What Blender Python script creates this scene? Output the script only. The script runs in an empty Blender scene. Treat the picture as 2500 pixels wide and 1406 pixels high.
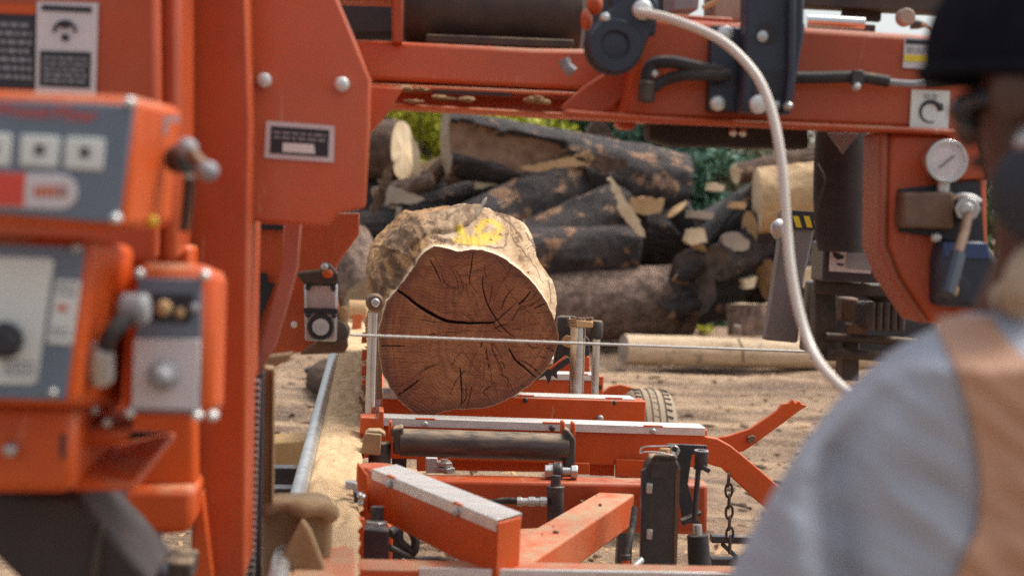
import bpy, math, random
import numpy as np
from mathutils import Vector, Matrix, noise
random.seed(7)
scene = bpy.context.scene
COL = scene.collection
# ------------------------------------------------------------------ camera model
FPX, HC, ROLL, PITCH = 4000.0, 1.35, 0.046, math.atan(200/4000.0)
CAM = Vector((0, 0, HC))
FWD = Vector((0, math.cos(PITCH), -math.sin(PITCH)))
X0 = Vector((1, 0, 0)); U0 = Vector((0, math.sin(PITCH), math.cos(PITCH)))
RGT = X0*math.cos(ROLL) + U0*math.sin(ROLL)
UPV = -X0*math.sin(ROLL) + U0*math.cos(ROLL)
AX = Vector((-math.sin(.0872), math.cos(.0872), 0))      # the mill's long axis, away from the viewer
MR = Vector((math.cos(.0872), math.sin(.0872), 0))       # across the mill, to the right
ZZ = Vector((0, 0, 1))
def ray(x, y): return (x-1250)/FPX*RGT + (703-y)/FPX*UPV + FWD
def P(x, y, d): return CAM + d*ray(x, y)
def PZ(x, y, z):
    r = ray(x, y); return CAM + r*((z-HC)/r.z)
def S(px, d): return px*d/FPX
def PL(pts, d): return [P(x, y, d) for x, y in pts]
def rq(x0, y0, x1, y1, s=.045, l=.04):
    w, h = x1-x0, y1-y0
    return [(x0, y0), (x1, y0+s*w), (x1-l*h, y1+s*w), (x0-l*h, y1)]

cam = bpy.data.cameras.new('camera'); co = bpy.data.objects.new('camera', cam); COL.objects.link(co)
m = Matrix((RGT, UPV, -FWD)).transposed().to_4x4(); m.translation = CAM
co.matrix_world = m
cam.sensor_width = 36; cam.lens = FPX/2500*36; cam.clip_end = 2000; cam.clip_start = .05
cam.dof.use_dof = True; cam.dof.focus_distance = 4.95; cam.dof.aperture_fstop = 2.9; cam.dof.aperture_blades = 7
scene.camera = co
# ------------------------------------------------------------------ light
SUN_EL, SUN_AZ = math.radians(60), math.radians(62)   # azimuth measured from +Y towards +X
w = bpy.data.worlds.new('World'); scene.world = w; w.use_nodes = True
nt = w.node_tree; nt.nodes.clear()
sky = nt.nodes.new('ShaderNodeTexSky'); sky.sky_type = 'NISHITA'; sky.sun_disc = False
sky.sun_elevation = SUN_EL; sky.sun_rotation = SUN_AZ; sky.dust_density = 4; sky.air_density = 1.2; sky.ozone_density = 1
hs = nt.nodes.new('ShaderNodeHueSaturation'); hs.inputs['Saturation'].default_value = .42
bg = nt.nodes.new('ShaderNodeBackground'); bg.inputs['Strength'].default_value = .135
out = nt.nodes.new('ShaderNodeOutputWorld')
nt.links.new(sky.outputs[0], hs.inputs['Color']); nt.links.new(hs.outputs[0], bg.inputs[0]); nt.links.new(bg.outputs[0], out.inputs[0])
sl = bpy.data.lights.new('sun', 'SUN'); so = bpy.data.objects.new('sun', sl); COL.objects.link(so)
sl.energy = 2.1; sl.angle = math.radians(28); sl.color = (1, .95, .86)
sd = Vector((math.sin(SUN_AZ)*math.cos(SUN_EL), math.cos(SUN_AZ)*math.cos(SUN_EL), math.sin(SUN_EL)))
so.rotation_euler = sd.to_track_quat('Z', 'Y').to_euler(); so.location = (5, 5, 12)
scene.view_settings.view_transform = 'Standard'; scene.view_settings.look = 'None'
scene.view_settings.exposure = 0.6; scene.view_settings.gamma = 1
scene.cycles.use_denoising = False
scene.cycles.max_bounces = 6; scene.cycles.sample_clamp_indirect = 4
# ------------------------------------------------------------------ materials
class N:
    def __init__(s, name):
        s.m = bpy.data.materials.new(name); s.m.use_nodes = True; s.t = s.m.node_tree
        s.b = s.t.nodes['Principled BSDF']; s.o = s.t.nodes['Material Output']
    def n(s, typ, **k):
        x = s.t.nodes.new('ShaderNode'+typ)
        for a, v in k.items(): setattr(x, a, v)
        return x
    def l(s, a, b): s.t.links.new(a, b)
    def coord(s, kind='Object', scale=(1, 1, 1), rot=(0, 0, 0)):
        c = s.n('TexCoord'); mp = s.n('Mapping'); s.l(c.outputs[kind], mp.inputs[0])
        mp.inputs['Scale'].default_value = scale; mp.inputs['Rotation'].default_value = rot
        return mp.outputs[0]
    def noise(s, vec, scale, detail=6, rough=.55, dist=0):
        x = s.n('TexNoise'); x.inputs['Scale'].default_value = scale; x.inputs['Detail'].default_value = detail
        x.inputs['Roughness'].default_value = rough; x.inputs['Distortion'].default_value = dist
        if vec is not None: s.l(vec, x.inputs['Vector'])
        return x.outputs['Fac']
    def ramp(s, fac, stops, interp='LINEAR'):
        r = s.n('ValToRGB'); r.color_ramp.interpolation = interp
        e = r.color_ramp.elements
        while len(e) < len(stops): e.new(.5)
        for q, (p, c) in zip(e, stops):
            q.position = p; q.color = (c, c, c, 1) if isinstance(c, (int, float)) else (*c, 1)
        s.l(fac, r.inputs[0]); return r.outputs[0]
    def mix(s, fac, a, b, mode='MIX'):
        x = s.n('Mix', data_type='RGBA', blend_type=mode)
        for sock, v in ((x.inputs[0], fac), (x.inputs[6], a), (x.inputs[7], b)):
            if isinstance(v, (int, float)): sock.default_value = v
            elif isinstance(v, tuple): sock.default_value = (*v, 1)
            else: s.l(v, sock)
        return x.outputs[2]
    def mth(s, op, a, b=0.0):
        x = s.n('Math', operation=op)
        for sock, v in ((x.inputs[0], a), (x.inputs[1], b)):
            if isinstance(v, (int, float)): sock.default_value = v
            else: s.l(v, sock)
        return x.outputs[0]
    def bump(s, h, strength, dist=.01):
        x = s.n('Bump'); x.inputs['Strength'].default_value = strength; x.inputs['Distance'].default_value = dist
        s.l(h, x.inputs['Height']); s.l(x.outputs[0], s.b.inputs['Normal'])
    def base(s, c):
        if isinstance(c, tuple): s.b.inputs['Base Color'].default_value = (*c, 1)
        else: s.l(c, s.b.inputs['Base Color'])
    def set(s, rough=.5, metal=0, spec=None, coat=None):
        s.b.inputs['Roughness'].default_value = rough; s.b.inputs['Metallic'].default_value = metal
        if spec is not None: s.b.inputs['Specular IOR Level'].default_value = spec
        if coat is not None: s.b.inputs['Coat Weight'].default_value = coat

DUST = (.46, .33, .2)
def simple(name, c1, c2=None, scale=8, rough=.5, metal=0, bump=0, bscale=60, dust=0, dirt=0, stretch=(1, 1, 1), spec=None, roughvar=.12, film=0, scuff=0):
    k = N(name); v = k.coord(scale=stretch)
    if c2 is None: c2 = tuple(x*.78 for x in c1)
    f = k.noise(v, scale, 7, .6)
    c = k.mix(k.ramp(f, [(.34, 0.0), (.66, 1.0)]), c1, c2)
    if dirt:
        g = k.noise(v, scale*3.1, 8, .7, .6)
        c = k.mix(k.ramp(g, [(.55, 0.0), (.7, dirt)]), c, (.06, .04, .03))
    if film:
        h = k.noise(v, scale*.8, 7, .66, .5)
        c = k.mix(k.ramp(h, [(.38, film*.15), (.66, film)]), c, (.56, .23, .115))
    if scuff:
        vq = k.coord('Object', (26, 26, 3.2), (.5, .3, .7)); q1 = k.noise(vq, 3, 4, .6); q2 = k.noise(v, scale*.9, 4, .6)
        c = k.mix(k.mth('MULTIPLY', k.ramp(q1, [(.66, 0.0), (.70, scuff)]), k.ramp(q2, [(.45, 0.0), (.6, 1.0)])), c, (.62, .36, .24))
        q3 = k.noise(v, scale*6, 6, .75); c = k.mix(k.ramp(q3, [(.71, 0.0), (.735, scuff)]), c, (.12, .06, .04))
    rr = None
    if dust:
        ge = k.n('NewGeometry'); sx = k.n('SeparateXYZ'); k.l(ge.outputs['Normal'], sx.inputs[0])
        up = k.ramp(sx.outputs['Z'], [(.25, 0.06), (.9, 1.0)])
        d = k.noise(v, scale*2.3, 9, .72)
        dd = k.mth('MULTIPLY', up, k.ramp(d, [(.62-.45*dust, 0.0), (.78-.3*dust, 1.0)]))
        dd = k.mth('MULTIPLY', dd, min(1, .55+dust*.5))
        fine = k.noise(v, 260, 3, .6)
        c = k.mix(dd, c, k.mix(fine, tuple(x*.62 for x in DUST), tuple(min(1, x*1.25) for x in DUST)))
        rr = k.mth('ADD', k.mth('MULTIPLY', dd, .45), rough)
    k.base(c); k.set(rough, metal, spec)
    if rr is not None: k.l(rr, k.b.inputs['Roughness'])
    elif roughvar: k.l(k.mth('ADD', k.mth('MULTIPLY', k.mth('SUBTRACT', k.noise(v, scale*4, 5), .5), roughvar*2), rough), k.b.inputs['Roughness'])
    if bump: k.bump(k.noise(v, bscale, 6, .6), bump, .004)
    return k.m
ORG, ORG2 = (.63, .090, .008), (.54, .070, .007)
MAT = {}
MAT['orange'] = simple('orange_paint', ORG, ORG2, 6, .42, dust=.4, dirt=.22, bump=.05, bscale=300, spec=.32, film=.10, scuff=.55)
MAT['orange_dusty'] = simple('dusty_orange_paint', ORG, ORG2, 6, .5, dust=.62, dirt=.2, bump=.08, bscale=300, film=.45, scuff=.5)
MAT['red'] = simple('red_orange_paint', (.47, .066, .011), (.37, .047, .009), 3, .40, dust=.35, dirt=.15, bump=.04, bscale=300, spec=.4, film=.16, scuff=.4)
MAT['redhead'] = simple('red_head_paint', (.60, .095, .022), (.50, .07, .017), 3, .36, dust=.45, dirt=.2, bump=.04, bscale=300, film=.28, scuff=.45)
MAT['steel'] = simple('stainless_steel', (.80, .78, .76), (.62, .60, .58), 7, .42, .45, dirt=.35, dust=.35, stretch=(1, 8, 8), bump=.04)
MAT['chrome'] = simple('chromed_steel', (.72, .71, .7), (.6, .58, .57), 14, .22, .95, dirt=.12)
MAT['zinc'] = simple('zinc_plated_steel', (.6, .6, .58), (.42, .42, .41), 30, .38, .7)
MAT['boltw'] = simple('bright_bolt_steel', (.78, .8, .78), (.6, .62, .6), 30, .35, .35)
MAT['black'] = simple('black_paint', (.024, .023, .03), (.04, .037, .042), 9, .42, dust=.35, bump=.05)
MAT['blackdusty'] = simple('dusty_black_paint', (.02, .02, .025), (.035, .03, .03), 12, .5, dust=.75, dirt=.1, bump=.12, bscale=120)
MAT['slate'] = simple('blue_black_plastic', (.028, .034, .056), (.02, .026, .042), 6, .45, bump=.05)
MAT['rubber'] = simple('black_rubber', (.02, .018, .02), (.03, .025, .025), 12, .7, dust=.3, bump=.1)
MAT['roller'] = simple('worn_black_steel', (.05, .048, .055), (.13, .11, .1), 9, .38, .55, dust=.55, dirt=.3, stretch=(1, 5, 5), bump=.05)
MAT['brownsteel'] = simple('rusty_brown_steel', (.11, .06, .04), (.18, .1, .06), 9, .6, .2, dust=.4, bump=.1)
MAT['guard'] = simple('dark_dusty_guard', (.026, .019, .019), (.045, .032, .03), 5, .7, dust=.1, bump=.1)
MAT['darkiron'] = simple('dark_iron', (.035, .028, .026), (.07, .05, .04), 8, .6, .2, dust=.45, bump=.1)
MAT['greypanel'] = simple('slate_grey_panel', (.15, .185, .235), (.135, .165, .21), 5, .5)
MAT['white'] = simple('white_plastic', (.74, .75, .7), (.66, .67, .63), 8, .5)
MAT['lilac'] = simple('off_white_plate', (.66, .6, .6), (.58, .53, .53), 8, .5)
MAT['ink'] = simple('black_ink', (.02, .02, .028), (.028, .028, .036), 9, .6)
MAT['inkgrey'] = simple('grey_ink', (.22, .22, .24), (.3, .3, .31), 40, .6)
MAT['inkred'] = simple('red_ink', (.7, .07, .04), (.62, .06, .035), 9, .55)
MAT['yellow'] = simple('yellow_ink', (.78, .58, .03), (.7, .5, .03), 9, .55)
MAT['dustwood'] = simple('caked_sawdust', (.40, .28, .165), (.27, .17, .09), 6, .95, bump=.6, bscale=90, spec=.1)
MAT['dustcake'] = simple('brown_dusty_steel', (.25, .15, .085), (.36, .24, .14), 7, .9, bump=.3, bscale=90, dust=.8, spec=.15)
MAT['greyiron'] = simple('grey_painted_arm', (.17, .15, .145), (.20, .175, .165), 9, .6, bump=.06, dust=.2)
MAT['shirt'] = simple('grey_cotton', (.42, .43, .475), (.36, .37, .415), 5, .95, bump=.25, bscale=500, spec=.1)
MAT['leather'] = simple('tan_leather', (.50, .27, .165), (.44, .225, .135), 6, .65, bump=.12, bscale=160)
MAT['cap'] = simple('black_knit', (.009, .010, .014), (.013, .013, .018), 40, .95, bump=.3, bscale=240, spec=.05)
MAT['skin'] = simple('brown_skin', (.10, .042, .026), (.08, .034, .022), 14, .55, bump=.06)
MAT['trousers'] = simple('dark_blue_denim', (.035, .045, .08), (.028, .036, .065), 12, .9, bump=.2, bscale=400)
MAT['foam'] = simple('beige_fleece', (.5, .37, .25), (.42, .3, .2), 20, .95, bump=.4, bscale=200)
MAT['tyre'] = simple('dusty_tyre_rubber', (.27, .22, .17), (.34, .285, .22), 22, .9, bump=.1, dust=.6)
MAT['groove'] = simple('dark_tyre_groove', (.06, .05, .045), (.09, .08, .065), 22, .95)
# translucent white hose
k = N('white_hose_plastic'); k.base((.66, .60, .53)); k.set(.35); k.b.inputs['Subsurface Weight'].default_value = .3; k.b.inputs['Subsurface Radius'].default_value = (.01, .01, .01); MAT['hose'] = k.m
# lens glass
k = N('dark_goggle_lens'); k.base((.03, .025, .03)); k.set(.12); MAT['lens'] = k.m
# sawdust heap on rail
k = N('sawdust'); v = k.coord(); a = k.noise(v, 11, 8, .62); b = k.noise(v, 420, 3, .7)
c = k.mix(k.ramp(a, [(.35, 0.0), (.68, 1.0)]), (.66, .45, .25), (.46, .28, .145))
c = k.mix(k.ramp(b, [(.3, 0.0), (.7, .75)]), c, (.72, .54, .33)); k.base(c); k.set(.95, spec=.1)
k.bump(k.mix(.5, a, b), .7, .006); MAT['sawdust'] = k.m
# ground
k = N('sawdust_strewn_mud'); v = k.coord('Object', (1, 1, 1)); vs = k.coord('Object', (.35, 1.7, 1))
a = k.noise(vs, 1.1, 9, .62, .6); b = k.noise(v, 5.5, 9, .68, .4); f = k.noise(k.coord('Object', (1, 2.2, 1)), 42, 5, .7); g = k.noise(v, .35, 4, .5)
c = k.mix(k.ramp(a, [(.38, 0.0), (.60, 1.0)]), (.16, .10, .07), (.53, .36, .225))
rt = k.noise(k.coord('Object', (.22, 2.6, 1), (0, 0, .12)), 1.6, 7, .65, .8)
c = k.mix(k.ramp(rt, [(.52, 0.0), (.60, .85)]), c, (.13, .085, .06))
c = k.mix(k.ramp(b, [(.5, 0.0), (.66, .8)]), c, (.22, .125, .08))
c = k.mix(k.ramp(f, [(.52, 0.0), (.62, .7)]), c, (.60, .46, .32))
c = k.mix(k.ramp(f, [(.30, .75), (.40, 0.0)]), c, (.09, .06, .045))
c = k.mix(k.ramp(g, [(.42, 0.0), (.62, .35)]), c, (.20, .15, .12))
k.base(c); k.set(.95, spec=.15); k.bump(k.mix(.4, b, f), .9, .05); MAT['ground'] = k.m
# bark kinds (Object coordinates: every log is modelled along its local X)
def bark(name, dark, mid, patch, pale, lo=.56, sheen=.5, bump=.8, fib=1.0):
    k = N(name); v = k.coord('Object', (.85, 1, 1)); oi = k.n('ObjectInfo')
    vv = k.n('VectorMath', operation='ADD'); k.l(v, vv.inputs[0])
    sc = k.n('VectorMath', operation='SCALE'); cb = k.n('CombineXYZ')
    for i in range(3): k.l(oi.outputs['Random'], cb.inputs[i])
    k.l(cb.outputs[0], sc.inputs[0]); sc.inputs['Scale'].default_value = 37; k.l(sc.outputs[0], vv.inputs[1]); v = vv.outputs[0]
    a = k.noise(v, 4.6, 9, .64, .5); b = k.noise(v, 10, 9, .74, .5); f = k.noise(v, 26*fib, 7, .75)
    c = k.mix(k.ramp(b, [(.36, 0.0), (.64, 1.0)]), dark, mid)
    c = k.mix(k.ramp(a, [(lo, 0.0), (lo+.035, .95)]), c, k.mix(k.ramp(b, [(.4, 0.0), (.6, 1.0)]), patch, pale))
    c = k.mix(k.ramp(b, [(.67, 0.0), (.71, .8)]), c, patch)
    c = k.mix(k.ramp(f, [(.28, .7), (.42, 0.0)]), c, tuple(x*.4 for x in dark))
    k.base(c); k.set(.75, spec=sheen); k.bump(k.mix(.5, b, f), min(1, bump*1.25), .07); return k.m
MAT['charred'] = bark('charred_bark', (.024, .018, .019), (.095, .070, .068), (.27, .105, .045), (.46, .27, .15), .585)
MAT['charred_patchy'] = bark('patchy_charred_bark', (.022, .017, .018), (.075, .055, .052), (.27, .11, .05), (.48, .30, .17), .555)
MAT['brownbark'] = bark('brown_bark', (.07, .04, .028), (.21, .125, .08), (.24, .14, .085), (.38, .27, .18), .58, .3, 1, 1.4)
MAT['greybark'] = bark('grey_brown_bark', (.085, .054, .042), (.42, .28, .21), (.24, .15, .10), (.36, .26, .19), .62, .3, 1, 1.1)
MAT['palelog'] = bark('peeled_pale_log', (.52, .38, .24), (.62, .47, .31), (.30, .24, .18), (.40, .32, .24), .60, .3, .25, .5)
MAT['tanlog'] = bark('tan_stripped_wood', (.42, .27, .14), (.55, .38, .21), (.25, .13, .07), (.35, .2, .11), .62, .3, .4, .8)
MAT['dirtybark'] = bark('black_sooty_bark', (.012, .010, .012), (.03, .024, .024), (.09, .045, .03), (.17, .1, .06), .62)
def cutwood(name, c1, c2, c3):
    k = N(name); v = k.coord(); a = k.noise(v, 6, 7, .6); f = k.noise(k.coord('Object', (3, 1, .6)), 34, 6, .6, 1)
    c = k.mix(k.ramp(a, [(.36, 0.0), (.62, 1.0)]), c1, c2); c = k.mix(k.ramp(f, [(.58, 0.0), (.7, .6)]), c, c3)
    k.base(c); k.set(.85, spec=.2); k.bump(f, .3, .01); return k.m
MAT['cutpale'] = cutwood('pale_cut_wood', (.62, .46, .28), (.72, .58, .40), (.42, .28, .15))
MAT['cutgrey'] = cutwood('weathered_cut_wood', (.30, .24, .19), (.40, .33, .26), (.16, .12, .1))
MAT['cuttan'] = cutwood('tan_cut_wood', (.45, .27, .13), (.56, .37, .2), (.28, .14, .07))
MAT['cutsoot'] = cutwood('sooty_cut_wood', (.05, .04, .036), (.13, .10, .085), (.025, .02, .02))
MAT['splitbrown'] = cutwood('brown_split_wood', (.17, .095, .06), (.32, .19, .125), (.05, .03, .022))
MAT['timber'] = cutwood('yellow_timber', (.50, .31, .13), (.58, .39, .19), (.36, .2, .08))
def leafmat(name, a, b):
    k = N(name); oi = k.n('NewGeometry'); v = k.coord()
    f = k.noise(v, 1.3, 3); c = k.mix(k.ramp(f, [(.35, 0.0), (.65, 1.0)]), a, b)
    c = k.mix(k.ramp(oi.outputs['Random Per Island'], [(.0, 0.0), (1., .6)]), c, tuple(x*.45 for x in a))
    k.base(c); k.set(.6, spec=.25); k.b.inputs['Subsurface Weight'].default_value = 0
    k.b.inputs['Transmission Weight'].default_value = 0
    return k.m
MAT['leaf_lime'] = leafmat('lime_leaves', (.44, .46, .03), (.60, .58, .07))
MAT['leaf_pine'] = leafmat('blue_green_needles', (.11, .23, .16), (.18, .31, .22))
MAT['leaf_olive'] = leafmat('olive_brush', (.19, .19, .11), (.29, .26, .17))
MAT['leaf_green'] = leafmat('green_leaves', (.05, .10, .02), (.09, .14, .03))
MAT['trunk'] = simple('tree_bark', (.10, .07, .05), (.16, .12, .09), 9, .9, bump=.6, bscale=40)
# ------------------------------------------------------------------ mesh building
WL = {}
class MB:
    def __init__(s): s.v = []; s.f = []
    def add(s, vs, fs):
        o = len(s.v); s.v += [Vector(x) for x in vs]; s.f += [tuple(i+o for i in f) for f in fs]; return s
    def hexa(s, fr, bk):
        return s.add(list(fr)+list(bk), [(0, 1, 2, 3), (7, 6, 5, 4), (0, 4, 5, 1), (1, 5, 6, 2), (2, 6, 7, 3), (3, 7, 4, 0)])
    def prism(s, pts, off):
        n = len(pts); off = Vector(off)
        return s.add(list(pts)+[p+off for p in pts], [tuple(range(n)), tuple(range(2*n-1, n-1, -1))]+[(i, i+n, (i+1) % n+n, (i+1) % n) for i in range(n)])
    def bar(s, p0, p1, w, h, up=ZZ):
        p0, p1 = Vector(p0), Vector(p1); d = (p1-p0).normalized(); sd = d.cross(up).normalized(); u = sd.cross(d).normalized()
        q = lambda p: [p+sd*a*w/2+u*b*h/2 for a, b in ((-1, 1), (1, 1), (1, -1), (-1, -1))]
        return s.hexa(q(p0), q(p1))
    def cyl(s, p0, p1, r0, r1=None, n=24, dome=0):
        p0, p1 = Vector(p0), Vector(p1); r1 = r0 if r1 is None else r1
        d = (p1-p0).normalized(); a = d.orthogonal().normalized(); b = d.cross(a)
        ring = lambda p, r: [p+(a*math.cos(t*2*math.pi/n)+b*math.sin(t*2*math.pi/n))*r for t in range(n)]
        vs = ring(p0, r0)+ring(p1, r1); fs = [(i, (i+1) % n, (i+1) % n+n, i+n) for i in range(n)]
        fs.append(tuple(range(n-1, -1, -1)))
        if dome:
            for k in (1, 2):
                vs += ring(p1+d*dome*math.sin(k*.5), r1*math.cos(k*.55)); o = n*(k+1)
                fs += [(o-n+i, o-n+(i+1) % n, o+(i+1) % n, o+i) for i in range(n)]
            fs.append(tuple(range(n*3, n*4)))
        else: fs.append(tuple(range(n, 2*n)))
        return s.add(vs, fs)
    def lathe(s, p0, ax, prof, n=28):
        ax = Vector(ax).normalized(); a = ax.orthogonal().normalized(); b = ax.cross(a); vs = []; fs = []
        for (t, r) in prof:
            vs += [p0+ax*t+(a*math.cos(i*2*math.pi/n)+b*math.sin(i*2*math.pi/n))*max(r, 1e-4) for i in range(n)]
        for k in range(len(prof)-1):
            fs += [(k*n+i, k*n+(i+1) % n, (k+1)*n+(i+1) % n, (k+1)*n+i) for i in range(n)]
        fs.append(tuple(range(n-1, -1, -1))); o = (len(prof)-1)*n; fs.append(tuple(range(o, o+n)))
        return s.add(vs, fs)
    def tube(s, path, r, n=10, sub=6, closed=False):
        path = [Vector(p) for p in path]
        if sub > 1 and len(path) > 2:
            q = []
            m = len(path)
            for i in range(m if closed else m-1):
                a = path[(i-1) % m] if closed or i > 0 else path[0]; b = path[i]; c = path[(i+1) % m]; d = path[(i+2) % m] if closed or i+2 < m else path[-1]
                for t in range(sub):
                    u = t/sub
                    q.append(.5*((2*b)+(c-a)*u+(2*a-5*b+4*c-d)*u*u+(3*b-a-3*c+d)*u**3))
            if not closed: q.append(path[-1])
            path = q
        m = len(path); vs = []; fs = []; a = None
        for i, p in enumerate(path):
            if closed: t = (path[(i+1) % m]-path[i-1]).normalized()
            else: t = (path[min(i+1, m-1)]-path[max(i-1, 0)]).normalized()
            a = t.orthogonal().normalized() if a is None else (a-t*a.dot(t)).normalized()
            b = t.cross(a); rr = r(i/(m-1)) if callable(r) else r
            vs += [p+(a*math.cos(k*2*math.pi/n)+b*math.sin(k*2*math.pi/n))*rr for k in range(n)]
        for i in range(m if closed else m-1):
            j = (i+1) % m
            fs += [(i*n+k, i*n+(k+1) % n, j*n+(k+1) % n, j*n+k) for k in range(n)]
        if not closed: fs += [tuple(range(n-1, -1, -1)), tuple(range((m-1)*n, m*n))]
        return s.add(vs, fs)
    def ell(s, c, rx, ry, rz, ax=None, n=20, m=12):
        X, Y, Z = ax or (Vector((1, 0, 0)), Vector((0, 1, 0)), ZZ); vs = []; fs = []
        for j in range(m+1):
            th = math.pi*j/m
            for i in range(n):
                ph = 2*math.pi*i/n
                vs.append(c+X*rx*math.sin(th)*math.cos(ph)+Y*ry*math.sin(th)*math.sin(ph)+Z*rz*math.cos(th))
        for j in range(m):
            fs += [(j*n+i, (j+1)*n+i, (j+1)*n+(i+1) % n, j*n+(i+1) % n) for i in range(n)]
        return s.add(vs, fs)
    def build(s, name, mat, parent=None, bevel=.002, ang=35, base=None, smooth=True, clean=False):
        xs = np.array([tuple(v) for v in s.v])
        if base is None:
            lo, hi = xs.min(0), xs.max(0); base = Vector(((lo[0]+hi[0])/2, (lo[1]+hi[1])/2, lo[2] if parent is None else (lo[2]+hi[2])/2))
        me = bpy.data.meshes.new(name); me.from_pydata([tuple(v-base) for v in s.v], [], s.f)
        if clean: me.validate()
        import bmesh
        bm = bmesh.new(); bm.from_mesh(me); bmesh.ops.recalc_face_normals(bm, faces=bm.faces); bm.to_mesh(me); bm.free()
        o = bpy.data.objects.new(name, me); COL.objects.link(o)
        me.materials.append(MAT[mat] if isinstance(mat, str) else mat)
        if smooth:
            me.polygons.foreach_set('use_smooth', [True]*len(me.polygons)); me.set_sharp_from_angle(angle=math.radians(ang))
        if bevel:
            b = o.modifiers.new('bevel', 'BEVEL'); b.width = bevel; b.segments = 2; b.limit_method = 'ANGLE'; b.angle_limit = math.radians(40); b.harden_normals = False
        place(o, base, parent)
        return o
def place(o, base, parent=None):
    WL[o.name] = Vector(base)
    if parent is not None:
        o.parent = parent; o.location = Vector(base)-WL[parent.name]
    else: o.location = base
def tag(o, label, cat, group=None, kind=None):
    if label: o['label'] = label
    if cat: o['category'] = cat
    if group: o['group'] = group
    if kind: o['kind'] = kind
    return o
def empty(name, loc, label, cat, group=None):
    o = bpy.data.objects.new(name, None); COL.objects.link(o); o.empty_display_size = .1; place(o, loc); return tag(o, label, cat, group)
def plate(name, mat, parent, pts, d, th, bevel=.002, off=None):
    return MB().prism(PL(pts, d), off if off is not None else AX*th).build(name, mat, parent, bevel)
def bolt(x, y, d, rpx, parent, mat='boltw', name='bolt', out=.012, hexa=False):
    p = P(x, y, d); r = S(rpx, d); n = 6 if hexa else 18
    return MB().cyl(p+AX*.004, p-AX*out*.6, r, r*.97, n, dome=0 if hexa else out*.5).build(name, mat, parent, .0008 if hexa else 0)
def rod(name, mat, parent, pts, r, n=10, sub=6, bevel=0):
    return MB().tube([P(*p) for p in pts], r, n, sub).build(name, mat, parent, bevel)
def text(s, name, mat, parent, c, h, right, up, ext=.0006):
    cu = bpy.data.curves.new('t', 'FONT'); cu.body = s; cu.size = 1; cu.align_x = 'CENTER'; cu.align_y = 'CENTER'; cu.extrude = .01
    o = bpy.data.objects.new('t', cu); COL.objects.link(o); bpy.context.view_layer.update()
    me = bpy.data.meshes.new_from_object(o.evaluated_get(bpy.context.evaluated_depsgraph_get()))
    bpy.data.objects.remove(o); bpy.data.curves.remove(cu)
    right = Vector(right).normalized(); up = Vector(up).normalized(); nn = right.cross(up)
    q = MB(); q.add([right*v.co.x*h+up*v.co.y*h+nn*v.co.z*.06*h+c for v in me.vertices], [tuple(p.vertices) for p in me.polygons])
    bpy.data.meshes.remove(me)
    return q.build(name, mat, parent, 0, smooth=False)
# ================================================================== SAWMILL BED
bed = empty('sawmill_bed', (.1, 4.6, 0), 'long orange steel sawmill bed with silver-capped cross bunks under the big brown log', 'sawmill bed')
BZ = .73
# main rail (square tube along the mill) and round track rail beside it
r0 = PZ(866, 1400, .665); r0 = r0-AX*1.0
rail_w = .115
rc = r0-MR*rail_w/2
RL = 6.9
MB().bar(rc-ZZ*.06, rc-ZZ*.06+AX*RL, rail_w, .12).build('main_rail', 'orange_dusty', bed, .006)
tk = r0-MR*(rail_w+.022)+ZZ*.004
MB().cyl(tk, tk+AX*RL, .019, n=20).build('track_rail', 'zinc', bed, 0)
MB().bar(tk-ZZ*.028+MR*.012, tk-ZZ*.028+MR*.012+AX*RL, .02, .02).build('track_strip', 'orange_dusty', bed, .002)
q = r0+AX*(RL-.35)-MR*.05
st = MB().bar(q, q+ZZ*.09, .05, .09, AX).build('end_stop', 'orange_dusty', bed, .004)
MB().lathe(q-MR*.055+ZZ*.11, MR, [(0, .03), (.012, .05), (.1, .05), (.112, .03)]).build('stop_roller', 'cuttan', bed, .003)
# rail legs under the main rail
for t in (.55, 3.1, 5.9):
    p = rc+AX*t-ZZ*.12; MB().bar(p, Vector((p.x, p.y, .01)), .06, .06, AX).build('leg', 'black', bed, .003)
# cross bunks with stainless caps: (left px, right px) of the cap's front top edge
def bunk(xl, yl, xr, yr, hgt, cap_l, cap_r, bolts, depth=.085, name='bunk'):
    a, b = PZ(xl, yl, BZ), PZ(xr, yr, BZ)
    d = (b-a).normalized(); n = Vector((-d.y, d.x, 0)).normalized()
    o = MB().prism([a-ZZ*.003, b-ZZ*.003, b-ZZ*(hgt*.97), a-ZZ*hgt], n*depth).build(name, 'orange', bed, .004)
    ca, cb = PZ(cap_l[0], cap_l[1], BZ), PZ(cap_r[0], cap_r[1], BZ)
    t = .003; lip = .021
    c = MB().prism([ca+ZZ*t-n*t, ca+ZZ*t+n*(depth+t), ca-ZZ*lip+n*(depth+t), ca-ZZ*lip+n*depth, ca+n*depth, ca-n*0, ca-ZZ*lip, ca-ZZ*lip-n*t], cb-ca)
    co_ = c.build('steel_cap', 'steel', o, .0015)
    for (f, dark) in bolts:
        p = ca.lerp(cb, f)-n*t-ZZ*.012
        MB().cyl(p+n*.004, p-n*.008, .0085, n=16, dome=.004).build('bolt', 'black' if dark else 'zinc', o, 0)
        p = ca.lerp(cb, f)+ZZ*(t*.4)-n*(t+.001); e = (cb-ca).normalized()
        MB().prism([p-e*.028+ZZ*.003, p+e*.028+ZZ*.003, p+e*.028-ZZ*.0012, p-e*.028-ZZ*.0012], n*.012).build('slot', 'orange', o, 0)
    return o, n
b1, nb = bunk(880, 1017, 1728, 1046, .118, (934, 1021), (1722, 1046), [(.13, 0), (.52, 1), (.835, 0)])
b2, _ = bunk(934, 957, 1578, 977, .125, (935, 957), (1550, 975), [(.56, 1), (.915, 1)])
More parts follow.
